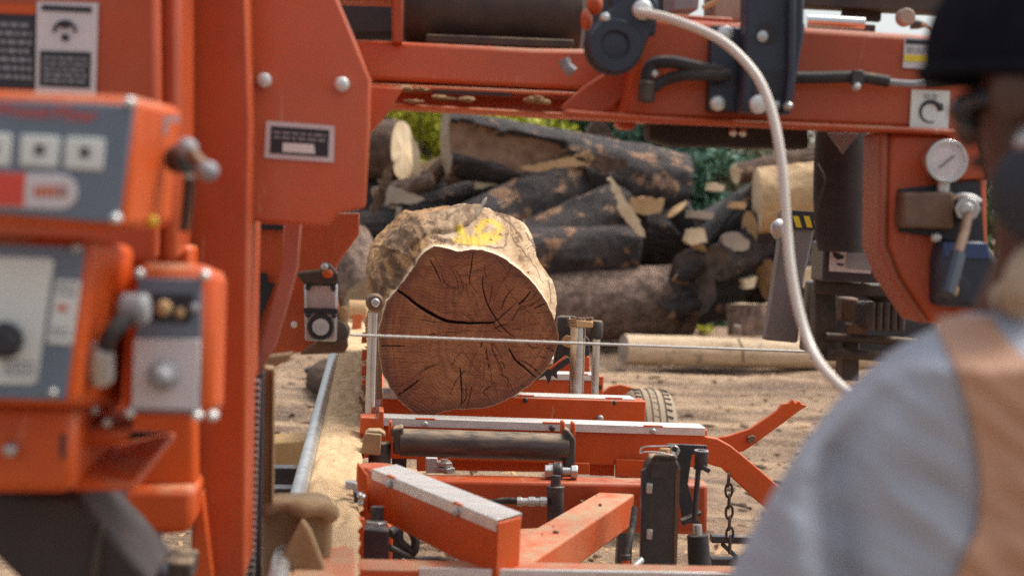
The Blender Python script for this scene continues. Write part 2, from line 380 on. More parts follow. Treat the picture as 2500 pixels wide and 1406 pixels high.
b3, _ = bunk(1000, 905, 1475, 916, .15, (1005, 905), (1462, 916), [(.9, 0)])
bunk(1000, 868, 1430, 878, .15, (1000, 868), (1420, 878), [])
# holes and square access plates on the bunks
for (x, y, z0, tg, r) in ((1562, 997, 5.43, b2, 6), (1463, 945, 6.16, b3, 6)):
    p = P(x, y, z0); MB().cyl(p+AX*.01, p-AX*.006, S(r, z0), n=20).build('hole', 'ink', tg, 0)
d2 = 5.4
o = plate('access_plate', 'orange', b2, rq(1449, 1006, 1482, 1046), d2, .006, .001)
bolt(1465, 1021, d2-.006, 9, b2, 'zinc')
# left block of bunk 1 and its dusty cap
plate('end_block', 'orange', bed, [(880, 1019), (925, 1021), (925, 1003), (937, 1004), (937, 1060), (878, 1058)], 4.66, .1, .003)
# orange lower webs below bunk 1 (hanging plate and gussets)
for (pts, d, th) in (([(1352, 1128), (1440, 1130), (1440, 1158), (1352, 1158)], 4.72, .02), ([(1503, 1120), (1600, 1124), (1600, 1166), (1503, 1164)], 4.74, .012),
                     ([(1440, 1128), (1500, 1128), (1500, 1162), (1440, 1160)], 4.82, .02), ([(1018, 1108), (1046, 1108), (1046, 1150), (1018, 1150)], 4.7, .03),
                     ([(1100, 1118), (1340, 1124), (1340, 1152), (1100, 1148)], 4.76, .02)):
    plate('web_plate', 'orange', bed, pts, d, th, .003)
# threaded levelling posts below bunk 1
def stud(x, y0, y1, d, r=12):
    p0, p1 = P(x, y0, d), P(x, y1, d); R = S(r, d)
    a = MB().cyl(p1, p0, R*.75, n=16).build('levelling_stud', 'zinc', bed, 0)
    MB().cyl(p0-ZZ*.02, p0-ZZ*.008, R*1.7, n=6).build('nut', 'zinc', a, .001); MB().cyl(p1, p1+ZZ*.014, R*2.2, n=6).build('nut', 'zinc', a, .001)
stud(1085, 1120, 1152, 4.55); stud(1108, 1340, 1392, 3.62, 13)
plate('post_block', 'lilac', bed, [(1040, 1118), (1068, 1118), (1068, 1155), (1040, 1155)], 4.6, .03)
# lower cross member
cm0, cm1 = P(872, 1222, 4.42), P(1722, 1236, 4.42)
MB().bar(cm0-AX*0+ZZ*.0, cm1, .10, .135).build('cross_member', 'red', bed, .01)  # darker, redder paint than the bunks: its shade is put into the colour
# roller with end brackets and cylinder
ra, rb = P(975, 1079, 4.5), P(1392, 1092, 4.5); ru = (rb-ra).normalized()
rl = MB().lathe(ra, ru, [(0, .028), (.004, .038), (.02, .038), ((rb-ra).length-.03, .038), ((rb-ra).length-.004, .037), ((rb-ra).length, .02)], 40).build('log_roller', 'roller', bed, .0015, base=(ra+rb)/2)
for (x0, x1, pts) in ((0, 0, [(958, 1048), (985, 1040), (989, 1110), (960, 1108)]), (0, 0, [(1377, 1048), (1388, 1046), (1406, 1072), (1405, 1120), (1400, 1172), (1375, 1172), (1380, 1130)])):
    br = plate('roller_bracket', 'blackdusty', bed, pts, 4.47, .06, .006)
for x, y in ((953, 1052), (1375, 1052), (1400, 1055)):
    plate('bracket_ear', 'orange', bed, [(x-4, y-22), (x+4, y-24), (x+6, y+10), (x-4, y+12)], 4.5, .04, .003)
pn = P(1330, 1150, 4.42); pm = P(1410, 1152, 4.42); e = (pm-pn).normalized()
MB().cyl(pn, pn+e*.03, .019, n=6).build('nut', 'zinc', bed, .002); MB().cyl(pm-e*.018, pm, .02, n=6).build('nut', 'zinc', bed, .002)
MB().cyl(pn, pm, .012).build('pivot_bolt', 'zinc', bed, 0)
MB().lathe(P(1350, 1150, 4.42), e, [(0, .024), (.02, .026), (.026, .02)], 24).build('rod_end', 'black', bed, .002)
hc_ = MB().cyl(P(1357, 1330, 4.2), P(1356, 1196, 4.2), .0215, n=24).build('hydraulic_cylinder', 'blackdusty', bed, .002)
MB().cyl(P(1356, 1196, 4.2), P(1356, 1186, 4.2), .0235, n=24).build('collar', 'black', hc_, .002)
MB().cyl(P(1356, 1186, 4.2), P(1358, 1160, 4.2), .013, n=18).build('piston_rod', 'black', hc_, 0)
fx = MB()
for a, b, r in ((1335, 1318, .012), (1318, 1268, .0095), (1306, 1290, .0125), (1274, 1262, .012)): fx.cyl(P(a, 1224, 4.18), P(b, 1224-.0*(a-b), 4.18), r, n=10)
fx.build('hose_fitting', 'zinc', hc_, .001)
rod('hydraulic_hose', 'rubber', bed, [(1264, 1223, 4.18), (1230, 1222, 4.2), (1180, 1232, 4.26), (1120, 1262, 4.3), (1060, 1300, 4.3)], .0085)
# swinging front arm with its cap
az = BZ
A0, A1, A2 = PZ(893, 1140, az), PZ(1216, 1272, az), PZ(1274, 1256, az)
A3 = A0+(A2-A1)
ah = .112
dirv = (A1-A0).normalized(); sidev = (A2-A1)
arm = MB().hexa([A0-ZZ*.003, A3-ZZ*.003, A2-ZZ*.003, A1-ZZ*.003], [A0-ZZ*ah*.92, A3-ZZ*ah*.92, A2-ZZ*ah*1.05, A1-ZZ*ah*1.05]).build('swing_arm', 'orange', bed, .004)
cA0, cA1 = A0+dirv*.04, A1-dirv*.004; sn = sidev.normalized(); sw = sidev.length; t = .003
MB().prism([cA0+ZZ*t-sn*t, cA0+ZZ*t+sn*(sw+t), cA0-ZZ*.022+sn*(sw+t), cA0-ZZ*.022+sn*sw, cA0+sn*sw, cA0, cA0-ZZ*.022, cA0-ZZ*.022-sn*t], cA1-cA0).build('steel_cap', 'steel', arm, .0015)
for f in (.17, .72):
    p = cA0.lerp(cA1, f)-sn*t-ZZ*.014
    MB().cyl(p+sn*.004, p-sn*.009, .009, n=16, dome=.004).build('bolt', 'zinc', arm, 0)
    p = cA0.lerp(cA1, f)-sn*(t+.001)+ZZ*.001
    MB().prism([p-dirv*.02+ZZ*.003, p+dirv*.02+ZZ*.003, p+dirv*.02-ZZ*.0012, p-dirv*.02-ZZ*.0012], sn*.01).build('slot', 'orange', arm, 0)
MB().cyl(A0+sn*sw*.5-ZZ*.002, A0+sn*sw*.5-ZZ*ah*.92, sw*.52, n=28).build('arm_boss', 'orange', arm, .003)
# hinge plates, pivot and black block at the left end of the arm
plate('hinge_plate', 'orange', bed, [(872, 1128), (898, 1160), (898, 1262), (872, 1256)], 3.72, .02, .003)
plate('hinge_plate', 'orange', bed, [(866, 1264), (890, 1266), (888, 1392), (862, 1390)], 3.5, .02, .003)
MB().cyl(P(920, 1280, 3.6), P(921, 1236, 3.6), .015).build('pivot_pin', 'black', bed, 0)
MB().cyl(P(918, 1292, 3.58), P(919, 1272, 3.58), .027, n=6).build('nut', 'zinc', bed, .002)
plate('pivot_block', 'black', bed, [(886, 1292), (950, 1294), (949, 1420), (884, 1420)], 3.5, .06, .004)
plate('clip', 'zinc', bed, [(843, 1176), (870, 1177), (874, 1206), (868, 1206), (862, 1196), (842, 1194)], 3.66, .03, .003)
cl = plate('bracket', 'black', bed, [(862, 1196), (874, 1204), (874, 1252), (864, 1252)], 3.64, .012, .002)
for x, y in ((878, 1208), (886, 1212), (880, 1228)): bolt(x, y, 3.62, 7, cl, 'zinc')
# dusty cap and dark cylinder left of the roller
MB().cyl(P(926, 1180, 4.5), P(927, 1078, 4.5), .031, n=28).build('vertical_cylinder', 'blackdusty', bed, .006)
plate('dusty_flap', 'dustcake', bed, [(890, 1056), (932, 1060), (928, 1112), (882, 1108), (886, 1070)], 4.42, .012, .004)
plate('dusty_cap', 'dustcake', bed, [(900, 1050), (928, 1050), (942, 1058), (940, 1070), (932, 1064), (890, 1058)], 4.44, .05, .004)
# diagonal brace with dusty top
bz = .60
q0, q1 = PZ(1500, 1178, bz), PZ(1563, 1196, bz); q2, q3 = PZ(1240, 1410, bz), PZ(1150, 1378, bz)
q1 = q0+(q1-q0); br = MB().hexa([q0, q1, q2, q3], [q-ZZ*.085 for q in (q0, q1, q2, q3)]).build('diagonal_brace', 'orange_dusty', bed, .006)
g = [PZ(1262, 1278, .6), PZ(1345, 1274, .6), PZ(1330, 1330, .6), PZ(1248, 1390, .6)]
MB().prism([p-ZZ*.012 for p in g], -ZZ*.02).build('gusset_plate', 'orange_dusty', bed, .003)
# front cross bar at the very bottom of the picture
f0, f1 = P(800, 1410, 3.3), P(1900, 1432, 3.3)
MB().bar(f0, f1, .1, .06).build('front_cross_bar', 'orange_dusty', bed, .004)
fa, fb = P(1022, 1398, 3.25), P(1890, 1412, 3.25)
MB().bar(fa, fb, .012, .022).build('silver_edge_strip', 'steel', bed, .002)
# jack stand, tube, plunger, sleeve
jx = 4.02
jack = MB().prism(PL([(1576, 1142), (1590, 1116), (1650, 1118), (1661, 1140), (1650, 1440), (1568, 1440)], jx), AX*.075+MR*.006).build('jack_stand', 'blackdusty', bed, .005)
g1 = MB().bar(P(1610, 1500, jx+.05), Vector((P(1610, 1500, jx+.05).x, jx+.05, .02)), .055, .055, AX).build('lower_leg', 'black', jack, .003)
MB().cyl(Vector((P(1610, 1500, jx+.05).x, jx+.05, 0)), Vector((P(1610, 1500, jx+.05).x, jx+.05, .02)), .11).build('foot_pad', 'black', jack, .003)
MB().hexa(PL([(1600, 1108), (1648, 1110), (1655, 1122), (1588, 1120)], jx-.01), PL([(1604, 1104), (1648, 1106), (1655, 1118), (1590, 1116)], jx+.07)).build('jack_cap', 'blackdusty', jack, .004)
MB().cyl(P(1624, 1114, jx+.03), P(1624, 1094, jx+.03), S(16, jx), n=6).build('crank_nut', 'cuttan', jack, .002)
plate('lit_edge', 'brownsteel', jack, [(1650, 1146), (1661, 1144), (1650, 1440), (1643, 1440)], jx-.003, .004, 0)  # light catching the jack's right edge, put in as a paler strip
plate('side_flange', 'black', jack, [(1567, 1150), (1580, 1142), (1576, 1440), (1563, 1440)], jx-.006, .02, .002)
for y0 in (1179, 1291): plate('locking_lug', 'zinc', jack, [(1580, y0), (1594, y0+1), (1592, y0+26), (1578, y0+25)], jx-.018, .012, .002)
plate('face_plate', 'blackdusty', jack, [(1590, 1128), (1634, 1130), (1632, 1168), (1588, 1166)], jx-.004, .004, .001)
pr = [(1562, 1104), (1572, 1091), (1610, 1089), (1640, 1088), (1652, 1090), (1656, 1098), (1650, 1106), (1640, 1103), (1638, 1094), (1646, 1088), (1656, 1094), (1657, 1104), (1646, 1112), (1610, 1104), (1575, 1103), (1562, 1106), (1566, 1092)]
MB().tube([P(x, y, jx-.006-.0012*i) for i, (x, y) in enumerate(pr)], .0019, 8, 5).build('hitch_pin_clip', 'zinc', jack, 0)
plate('tool_bracket', 'black', bed, [(1628, 1083), (1727, 1087), (1722, 1102), (1690, 1110), (1680, 1180), (1708, 1278), (1668, 1276), (1655, 1200), (1640, 1110)], 4.2, .012, .002)
plate('tool_shelf', 'black', bed, [(1664, 1272), (1712, 1248), (1714, 1256), (1668, 1284)], 4.12, .03, .002)
MB().cyl(P(1712, 1440, 4.18), P(1703, 1304, 4.18), .031, .027, 28).build('jack_sleeve', 'rubber', bed, .003)
MB().cyl(P(1703, 1304, 4.18), P(1702, 1280, 4.18), .012).build('jack_rod', 'zinc', bed, 0)
MB().cyl(P(1531, 1440, 3.9), P(1528, 1366, 3.9), .0095).build('plunger', 'orange', bed, 0)
MB().cyl(P(1528, 1366, 3.9), P(1527, 1352, 3.9), .0125).build('plunger_collar', 'black', bed, .002)
rod('black_hose', 'rubber', bed, [(1527, 1356, 3.9), (1536, 1320, 3.92), (1545, 1280, 3.96), (1550, 1240, 4.0)], .009)
rod('grey_rod', 'zinc', bed, [(1530, 1400, 3.96), (1566, 1366, 4.0)], .009, sub=1)
# log clamp hook on the right, loading arm with teeth, chain
hk = MB().prism(PL([(1722, 1066), (1752, 1070), (1785, 1088), (1822, 1118), (1860, 1150), (1890, 1176), (1960, 1244), (1930, 1290), (1850, 1224), (1800, 1178), (1762, 1142), (1726, 1132)], 4.5), AX*.028).build('loading_arm', 'orange', bed, .004)
la = [(1734, 1072), (1778, 1064), (1830, 1047), (1866, 1024), (1898, 1002), (1910, 986), (1926, 984), (1936, 974), (1942, 984), (1952, 978), (1958, 986), (1972, 990), (1950, 1004), (1916, 1030), (1880, 1056), (1845, 1082), (1815, 1102), (1770, 1108)]
MB().prism(PL(la, 4.95), AX*.02).build('toothed_turner_arm', 'orange', bed, .003)
plate('pivot_lug', 'brownsteel', bed, [(1826, 1068), (1838, 1062), (1846, 1066), (1842, 1080), (1828, 1082)], 4.93, .03, .002)
ch = MB(); cz = [1170+i*26.5 for i in range(7)]
def link(c, w, h, r, nrm):
    a = nrm.normalized(); pts = []
    for k in range(12):
        t = k*math.pi/6; pts.append(c+a*w*math.cos(t)+ZZ*(h*math.sin(t)))
    ch.tube(pts, r, 8, 2, closed=True)
for i, y in enumerate(cz):
    link(P(1779+i*.5, y, 4.5), .0095 if i < 6 else .013, .019 if i < 6 else .024, .0036, MR if i % 2 else (MR*.35+AX))
ch.build('chain', 'darkiron', bed, 0)
# trailing frame rail far right bottom
fr = MB(); fr.bar(P(1735, 1313, 4.9), P(2100, 1322, 4.9), .05, .02); fr.bar(P(1735, 1368, 4.9), P(2100, 1376, 4.9), .05, .02); fr.bar(P(1762, 1326, 4.9), P(1800, 1360, 4.9), .02, .012); fr.bar(P(1850, 1326, 4.9), P(1812, 1362, 4.9), .02, .012)
fr.build('lattice_step', 'black', bed, .003)
# left side support post with roller
lp = 4.76
ps = MB().cyl(P(904, 1016, lp), P(912, 764, lp), .0155, n=28).build('side_support', 'chrome', bed, 0)
MB().lathe(P(917, 739, lp-.035), -MR*.12+AX, [(0, .019), (.004, .0235), (.022, .0265), (.03, .0235), (.05, .0235), (.054, .019)], 30).build('support_roller', 'brownsteel', ps, .001)
MB().lathe(P(917, 739, lp-.043), -MR*.12+AX, [(0, .009), (.003, .0125), (.012, .0125)], 24).build('roller_bolt', 'zinc', ps, 0)
plate('rear_upright', 'dustcake', bed, [(922, 780), (934, 782), (932, 975), (918, 975)], 4.98, .03, .003)
for (x, y) in ((893, 962), (886, 990)):
    plate('splinter_guard', 'brownsteel', bed, [(x-12, y-22), (x-6, y-24), (x+10, y+14), (x+4, y+18)], 4.9, .012, .001)
for y in (826, 868, 905, 940): plate('rail_clip', 'orange', bed, [(884, y-13), (896, y-13), (895, y+12), (882, y+12)], 6.6-(y-826)*.012, .05, .003)
# right side chrome posts
rp = 5.62
p1 = MB().cyl(P(1406, 985, rp), P(1411, 800, rp), .0255, n=30).build('side_support', 'chrome', bed, 0)
p2 = MB().cyl(P(1451, 985, rp), P(1456, 815, rp), .0135, n=24).build('side_support', 'chrome', bed, 0)
MB().cyl(P(1408, 905+8, rp), P(1411, 808, rp), .0257, n=30).build('sleeve_mark', 'chrome', p1, .001)
MB().hexa(PL([(1388, 778), (1412, 776), (1450, 790), (1450, 800), (1392, 800)][:1]+[(1448, 786), (1448, 800), (1390, 799)], rp-.03), PL([(1390, 774), (1448, 778), (1448, 796), (1390, 795)], rp+.04)).build('clamp_head', 'cuttan', p1, .003)
for i in range(3): plate('clamp_rib', 'brownsteel', p1, [(1386, 779+i*7), (1408, 779+i*7), (1408, 782+i*7), (1386, 782+i*7)], rp-.034, .02, .001)
MB().lathe(P(1456, 828, rp), ZZ, [(0, .017), (.01, .021), (.055, .021), (.064, .016)], 24).build('post_cap', 'blackdusty', p2, .002)
cb = plate('clamp_body', 'black', bed, [(1362, 776), (1372, 772), (1408, 773), (1412, 800), (1440, 830), (1440, 868), (1400, 880), (1352, 900), (1360, 840)], 5.72, .05, .005)
bolt(1386, 833, 5.71, 16, cb, 'cuttan', 'hex_nut', hexa=True)
plate('clamp_spike', 'black', bed, [(1308, 930), (1336, 902), (1388, 870), (1394, 884), (1360, 908), (1362, 926), (1348, 916), (1340, 938), (1332, 916)], 5.15, .025, .002)
plate('red_edge', 'orange', bed, [(1340, 900), (1382, 868), (1384, 870), (1343, 904)], 5.13, .012, 0)
plate('end_upright', 'orange', bed, [(1424, 872), (1432, 867), (1440, 872), (1439, 912), (1423, 912)], 6.3, .06, .004)
plate('rear_bracket', 'orange', bed, [(1360, 892), (1398, 878), (1398, 912), (1345, 912)], 6.35, .06, .003)
# wheel and mudguard
wc = P(1578, 1112, 7.2); ty0 = wc-MR*.1
tm = MB().lathe(ty0, MR, [(.02, .19), (.0, .24), (.008, .272), (.03, .288), (.10, .293), (.17, .288), (.192, .272), (.2, .24), (.18, .19)], 56)
wh = tm.build('wheel', 'tyre', bed, 0, ang=60, base=wc)
gm = MB()
for row in (.055, .085, .115, .145):
    gm.lathe(ty0+MR*(row-.0025), MR, [(0, .2885), (.001, .2955 if row in (.085, .115) else .294), (.004, .2955 if row in (.085, .115) else .294), (.005, .2885)], 56)
for k in range(46):
    a = k*2*math.pi/46
    for row, ww in ((.035, .026), (.100, .018), (.16, .026)):
        u = AX*math.cos(a+.04*(row > .09))+ZZ*math.sin(a+.04*(row > .09)); tt = ZZ*math.cos(a)-AX*math.sin(a)
        gm.bar(wc+MR*(row-.1-ww/2)+u*.2895, wc+MR*(row-.1+ww/2)+u*.2895+tt*.010, .006, .006, u)
gm.build('tread_groove', 'groove', wh, 0)
MB().lathe(wc-MR*.07, MR, [(0, .19), (.02, .17), (.1, .16), (.14, .19)], 40).build('rim', 'zinc', wh, 0)
fdp = [(1455, 1010), (1468, 962), (1488, 944), (1515, 938), (1545, 946), (1572, 962), (1596, 986), (1612, 1010), (1622, 1040)]
MB().prism(PL(fdp+[(1600, 1100), (1460, 1100)], 7.5), AX*.03).build('mudguard', 'orange', bed, .003)
# rear legs and axle
MB().bar(wc-MR*.9, wc, .06, .06).build('axle', 'black', bed, .004)
for x in (1540, 980):
    p = P(x, 1000, 5.6); MB().bar(Vector((p.x, p.y, 0)), Vector((p.x, p.y, .6)), .05, .05, AX).build('leg', 'black', bed, .003)
MB().bar(rc-ZZ*.2+AX*2.2+MR*.12, rc-ZZ*.2+AX*6.5+MR*.12, .06, .1).build('long_sill', 'orange', bed, .004)
rs = P(1540, 1010, 5.6); rs.z = .52
MB().bar(rs-AX*1.1, rs+AX*1.6, .06, .1).build('long_sill', 'orange', bed, .004)
# dark frame members seen left of the rail
MB().bar(P(640, 1160, 4.3), P(790, 1162, 4.3), .06, .05).build('dark_cross_tube', 'black', bed, .003)
MB().bar(P(640, 1208, 4.1), P(790, 1210, 4.1), .06, .045).build('dark_cross_tube', 'black', bed, .003)
MB().bar(P(640, 1184, 4.3), P(790, 1184, 4.3), .02, .008).build('pale_strip', 'timber', bed, .001)
# hoses below
rod('hydraulic_hose', 'rubber', bed, [(950, 1300, 3.9), (985, 1282, 3.95), (1012, 1310, 3.95), (1010, 1345, 3.95), (985, 1330, 3.95), (960, 1300, 3.95)], .011)
rod('hydraulic_hose', 'rubber', bed, [(950, 1335, 3.9), (1010, 1362, 3.95), (1080, 1366, 3.95), (1130, 1378, 3.9)], .008)

# socket wrench standing in the tool bracket
sw_ = empty('socket_wrench', P(1700, 1278, 4.09), 'black long-handled socket wrench standing in its bracket beside the jack', 'wrench')
ct = P(1713, 1098, 4.07)
MB().lathe(ct-ZZ*.046, ZZ, [(0, .0145), (.004, .0165), (.04, .0172), (.044, .0165), (.044, .0125), (.02, .0115)], 32).build('socket', 'black', sw_, 0)
MB().lathe(ct-ZZ*.003, ZZ, [(0, .0175), (.0025, .0172), (.0025, .0132), (0, .0132)], 32).build('socket_rim', 'lilac', sw_, 0)
tm = MB()
for k in range(12):
    a = k*math.pi/6; u = Vector((math.cos(a), math.sin(a), 0)); tm.bar(ct+u*.0128-ZZ*.02, ct+u*.0128-ZZ*.0005, .003, .003, u)
tm.build('socket_teeth', 'zinc', sw_, 0)
MB().cyl(P(1705, 1136, 4.07), P(1703, 1146, 4.07), .011).build('collar', 'black', sw_, .001)
MB().cyl(P(1705, 1142, 4.07), P(1695, 1270, 4.07), .0068).build('handle', 'black', sw_, 0)
MB().bar(P(1712, 1138, 4.06), P(1733, 1150, 4.06), .012, .012).build('side_pin', 'black', sw_, .002)

# sawdust lying on the rail (uncountable)
gx, gy = 26, 420
vs = []; fs = []
for j in range(gy):
    for i in range(gx):
        u = i/(gx-1); t = j/(gy-1)*RL
        edge = min(u, 1-u)*6; edge = min(1, edge)
        h = .004+.012*edge*(.45+.9*abs(noise.noise(Vector((u*1.5, t*3.1, 1)))))+.008*edge*noise.noise(Vector((u*5, t*24, 5)))+.004*noise.noise(Vector((u*14, t*90, 2)))
        side = (u-.5)*(rail_w+.012+.018*(u > .5)*noise.noise(Vector((0, t*16, 9)))*1.2)
        near = min(1, max(0, (t-1.15)/.3)); h = h*near-.004*(1-near)
        if u == 0 or u == 1: h = -.004
        vs.append(rc+AX*t+MR*side+ZZ*h)
for j in range(gy-1):
    for i in range(gx-1):
        a = j*gx+i; fs.append((a, a+1, a+gx+1, a+gx))
sawd = MB().add(vs, fs).build('sawdust', 'sawdust', None, 0, smooth=True, ang=180)
tag(sawd, 'pale sawdust caked along the top of the long left rail', 'sawdust', kind='stuff')
# crumbs of sawdust and bark along the rail's right edge and on the brace
cr = MB(); rnd = random.Random(3)
def crumb(p, s):
    a = [Vector((rnd.gauss(0, 1), rnd.gauss(0, 1), rnd.gauss(0, .6))).normalized()*s*rnd.uniform(.6, 1.2) for _ in range(6)]
    cr.ell(p, s*rnd.uniform(.6, 1.5), s*rnd.uniform(.6, 1.2), s*rnd.uniform(.4, .8), n=6, m=4)
for k in range(150):
    t = rnd.uniform(1.7, 5.6); crumb(rc+AX*t+MR*(rail_w/2+rnd.gauss(.0, .008))+ZZ*rnd.uniform(-.012, .01), rnd.uniform(.003, .011))
cr.build('sawdust_crumb', 'dustwood', None, 0); tag(bpy.context.scene.objects['sawdust_crumb'], 'brown crumbs of sawdust and bark along the rail edge', 'sawdust crumbs', kind='stuff')
cr = MB()
for k in range(15):
    p = PZ(rnd.gauss(1545, 12), rnd.gauss(1192, 6), bz+.005) if k < 9 else PZ(*[(1480-180*w+rnd.uniform(-30, 30), 1200+120*w+rnd.uniform(-8, 8)) for w in (rnd.random(),)][0], bz+.003)
    crumb(p, rnd.uniform(.002, .0075))
for k in range(30):
    crumb(PZ(rnd.uniform(1395, 1465), rnd.uniform(776, 782), 1.0) if False else P(rnd.uniform(1395, 1446), rnd.uniform(774, 780), rp+rnd.uniform(-.02, .03)), rnd.uniform(.003, .009))
o = cr.build('bark_crumb', 'brownsteel', None, 0); tag(o, 'dark bark crumbs scattered on the dusty diagonal brace and post tops', 'bark crumbs', kind='stuff')
# ================================================================== SAW HEAD
hb = P(700, 1406, 3.0); head = empty('saw_head', (hb.x, hb.y, 0), 'large orange sawmill head with control boxes, cross beam, gauge and blade, spanning the bed', 'saw head')
FV = -AX
# mast column and cover panels on the left
plate('mast', 'red', head, [(432, -160), (598, -160), (612, 300), (606, 620), (596, 1420), (466, 1420), (470, 600), (436, 560)], 2.78, .3, .006)
plate('cover_panel', 'red', head, [(-420, -160), (384, -160), (388, 250), (380, 640), (-420, 620)], 2.5, .05, .01)
plate('cover_side', 'red', head, [(388, -160), (440, -160), (440, 300), (430, 640), (386, 640)], 2.56, .22, .012)
plate('lower_mast_plate', 'orange', head, [(-420, 600), (470, 600), (474, 1195), (420, 1195), (-420, 1120)], 2.66, .1, .01)
plate('mast_step', 'orange', head, [(272, 1190), (478, 1190), (468, 1300), (380, 1308), (320, 1304), (272, 1290)], 2.62, .16, .014)
plate('mast_rib', 'orange', head, [(478, 1205), (496, 1200), (520, 1420), (470, 1420)], 2.74, .04, .004)
# stickers upper left
def sticker(name, pts, d, mat, parent, th=.0015): return plate(name, mat, parent, pts, d, th, 0)
s1 = sticker('warning_sticker', [(-90, 26), (86, 30), (84, 216), (-92, 210)], 2.494, 'ink', head)
sticker('sticker_band', [(-90, 8), (86, 12), (86, 36), (-90, 30)], 2.493, 'orange', s1)
rn = random.Random(5)
def textlines(x0, y0, x1, y1, n, d, mat, parent, name='text_line', slope=.04):
    q = MB(); st = (y1-y0)/n
    for i in range(n):
        x = x0
        while x < x1-4:
            wd = rn.uniform(8, 22); xe = min(x1, x+wd)
            y = y0+i*st+slope*(x-x0)
            q.prism(PL([(x, y), (xe, y+slope*wd), (xe, y+slope*wd+st*.5), (x, y+st*.5)], d), AX*.0006)
            x = xe+5
    return q.build(name, mat, parent, 0, smooth=False)
textlines(-70, 52, 76, 200, 7, 2.4925, 'inkgrey', s1)
s2 = sticker('warning_sticker', [(90, 4), (240, 8), (234, 236), (86, 230)], 2.494, 'lilac', head)
sticker('sticker_bar', [(102, 12), (224, 18), (223, 32), (101, 26)], 2.4925, 'ink', s2)
sticker('sticker_block', [(98, 124), (222, 128), (219, 216), (96, 210)], 2.4925, 'ink', s2)
textlines(106, 138, 212, 206, 5, 2.4915, 'inkgrey', s2)
q = MB()
arc = [(130+26*(1-math.cos(t))+0, 78-26*math.sin(t)) for t in [math.pi*k/12 for k in range(13)]]
q.tube([P(x+2, y+1, 2.491) for x, y in arc], S(4, 2.5), 8, 1); q.ell(P(158, 62, 2.491), S(12, 2.5), .002, S(8, 2.5), n=14, m=8); q.ell(P(159, 92, 2.491), S(10, 2.5), .002, S(9, 2.5), n=14, m=8)
q.build('sticker_symbol', 'ink', s2, 0)
# unseen block added above the frame to keep sky light off the mast
ho = Vector((-.85, 3.0, 1.98)); MB().bar(ho-MR*.45, ho+MR*.36, .9, .34).build('sky_blocker', 'red', head, .03)
MB().bar(ho-MR*.1-ZZ*.16+AX*.2, ho-MR*.1-ZZ*.16-ZZ*.25+AX*.2, .3, .3, AX).build('blocker_stem', 'red', head, .01)  # stem under the added block, also out of sight
NEAR = .86
P_far, S_far = P, S
def P(x, y, d): return P_far(x, y, d*NEAR)      # the control boxes stand nearer on their arm
def S(px, d): return px*d*NEAR/FPX
# ---- upper control box
def cbox(name, fr, bk, dF, dB, mat='orange', bev=.012): return MB().hexa(PL(fr, dF), PL(bk, dB)).build(name, mat, head, bev)
ub = cbox('control_box', [(-160, 216), (346, 236), (302, 566), (-170, 545)], [(-60, 222), (446, 262), (420, 556), (-60, 540)], 2.05, 2.34)
fp = plate('face_plate', 'greypanel', ub, [(-150, 240), (330, 256), (290, 546), (-150, 510)], 2.043, .004, .003)
for (x, y) in ((318, 250), (284, 533)): bolt(x, y, 2.04, 13, ub)
upv = (P(100, 300, 2.04)-P(94, 345, 2.04)); rtv = P(215, 284, 2.037)-P(10, 270, 2.037)
text('Wood-Mizer', 'brand_lettering', 'inkred', fp, P(112, 275, 2.0385), .0215, rtv, upv)
for i, (a, b, c, d_) in enumerate((((-62, 322), (28, 326), (24, 408), (-68, 402)), ((50, 328), (146, 333), (141, 411), (45, 405)), ((160, 333), (257, 338), (251, 418), (154, 412)))):
    kb = plate('key_button', 'white', fp, [a, b, c, d_], 2.039, .006, .006)
    cx, cy = (a[0]+c[0])/2, (a[1]+c[1])/2
    q = MB(); q.cyl(P(cx, cy, 2.0385), P(cx, cy, 2.0375), S(11, 2.04), n=16); q.tube([P(cx-9, cy-12, 2.0378), P(cx+8, cy-14, 2.0378), P(cx+10, cy+8, 2.0378)], S(3.4, 2.04), 6, 1)
    q.build('key_symbol', 'ink', kb, 0)
def capsule(x0, x1, cy, r, sl): return [(x0, cy-r), (x1-r, cy-r+sl*(x1-x0))]+[(x1-r+r*math.sin(t), cy+sl*(x1-x0)-r*math.cos(t)) for t in [math.pi*k/10 for k in range(1, 10)]]+[(x1-r, cy+r+sl*(x1-x0)), (x0, cy+r)]
cp = plate('display_band', 'lilac', fp, capsule(-110, 190, 459, 44, .03), 2.0395, .005, .002)
plate('red_field', 'inkred', cp, [(-108, 418), (62, 422), (58, 504), (-108, 500)], 2.0385, .002, 0)
q = MB()
for k in range(6): q.prism(PL([(84+k*14, 454), (93+k*14, 454), (92+k*14, 482), (83+k*14, 482)], 2.0385), AX*.001)
q.build('display_mark', 'orange', cp, 0)
q = MB(); q.cyl(P(152, 468, 2.0382), P(152, 468, 2.037), S(9, 2.04)); q.build('display_dot', 'inkgrey', cp, 0)
# T-handle on its right side
kp = P(440, 378, 2.3)
lab = plate('side_label', 'lilac', ub, [(398, 282), (438, 282), (436, 300), (412, 300), (410, 330), (398, 330)], 2.2, .002, 0)
th = MB().cyl(P(424, 388, 2.24), P(462, 392, 2.22), .017, n=24).build('latch_base', 'black', ub, .004)
MB().tube([P(452, 362, 2.22), P(472, 380, 2.21), P(494, 404, 2.2), P(505, 416, 2.2)], .0075, 14).build('latch_handle', 'brownsteel', th, 0)
MB().ell(P(506, 418, 2.2), .0135, .013, .012).build('latch_knob', 'inkgrey', th, 0); MB().ell(P(456, 366, 2.22), .0135, .013, .014).build('latch_knob', 'inkgrey', th, 0)
rod('latch_rod', 'darkiron', ub, [(462, 430, 2.26), (456, 500, 2.28), (450, 560, 2.3)], .007, sub=1)
MB().ell(P(372, 540, 2.2), .007, .007, .007).build('indicator_lamp', 'yellow', ub, 0)
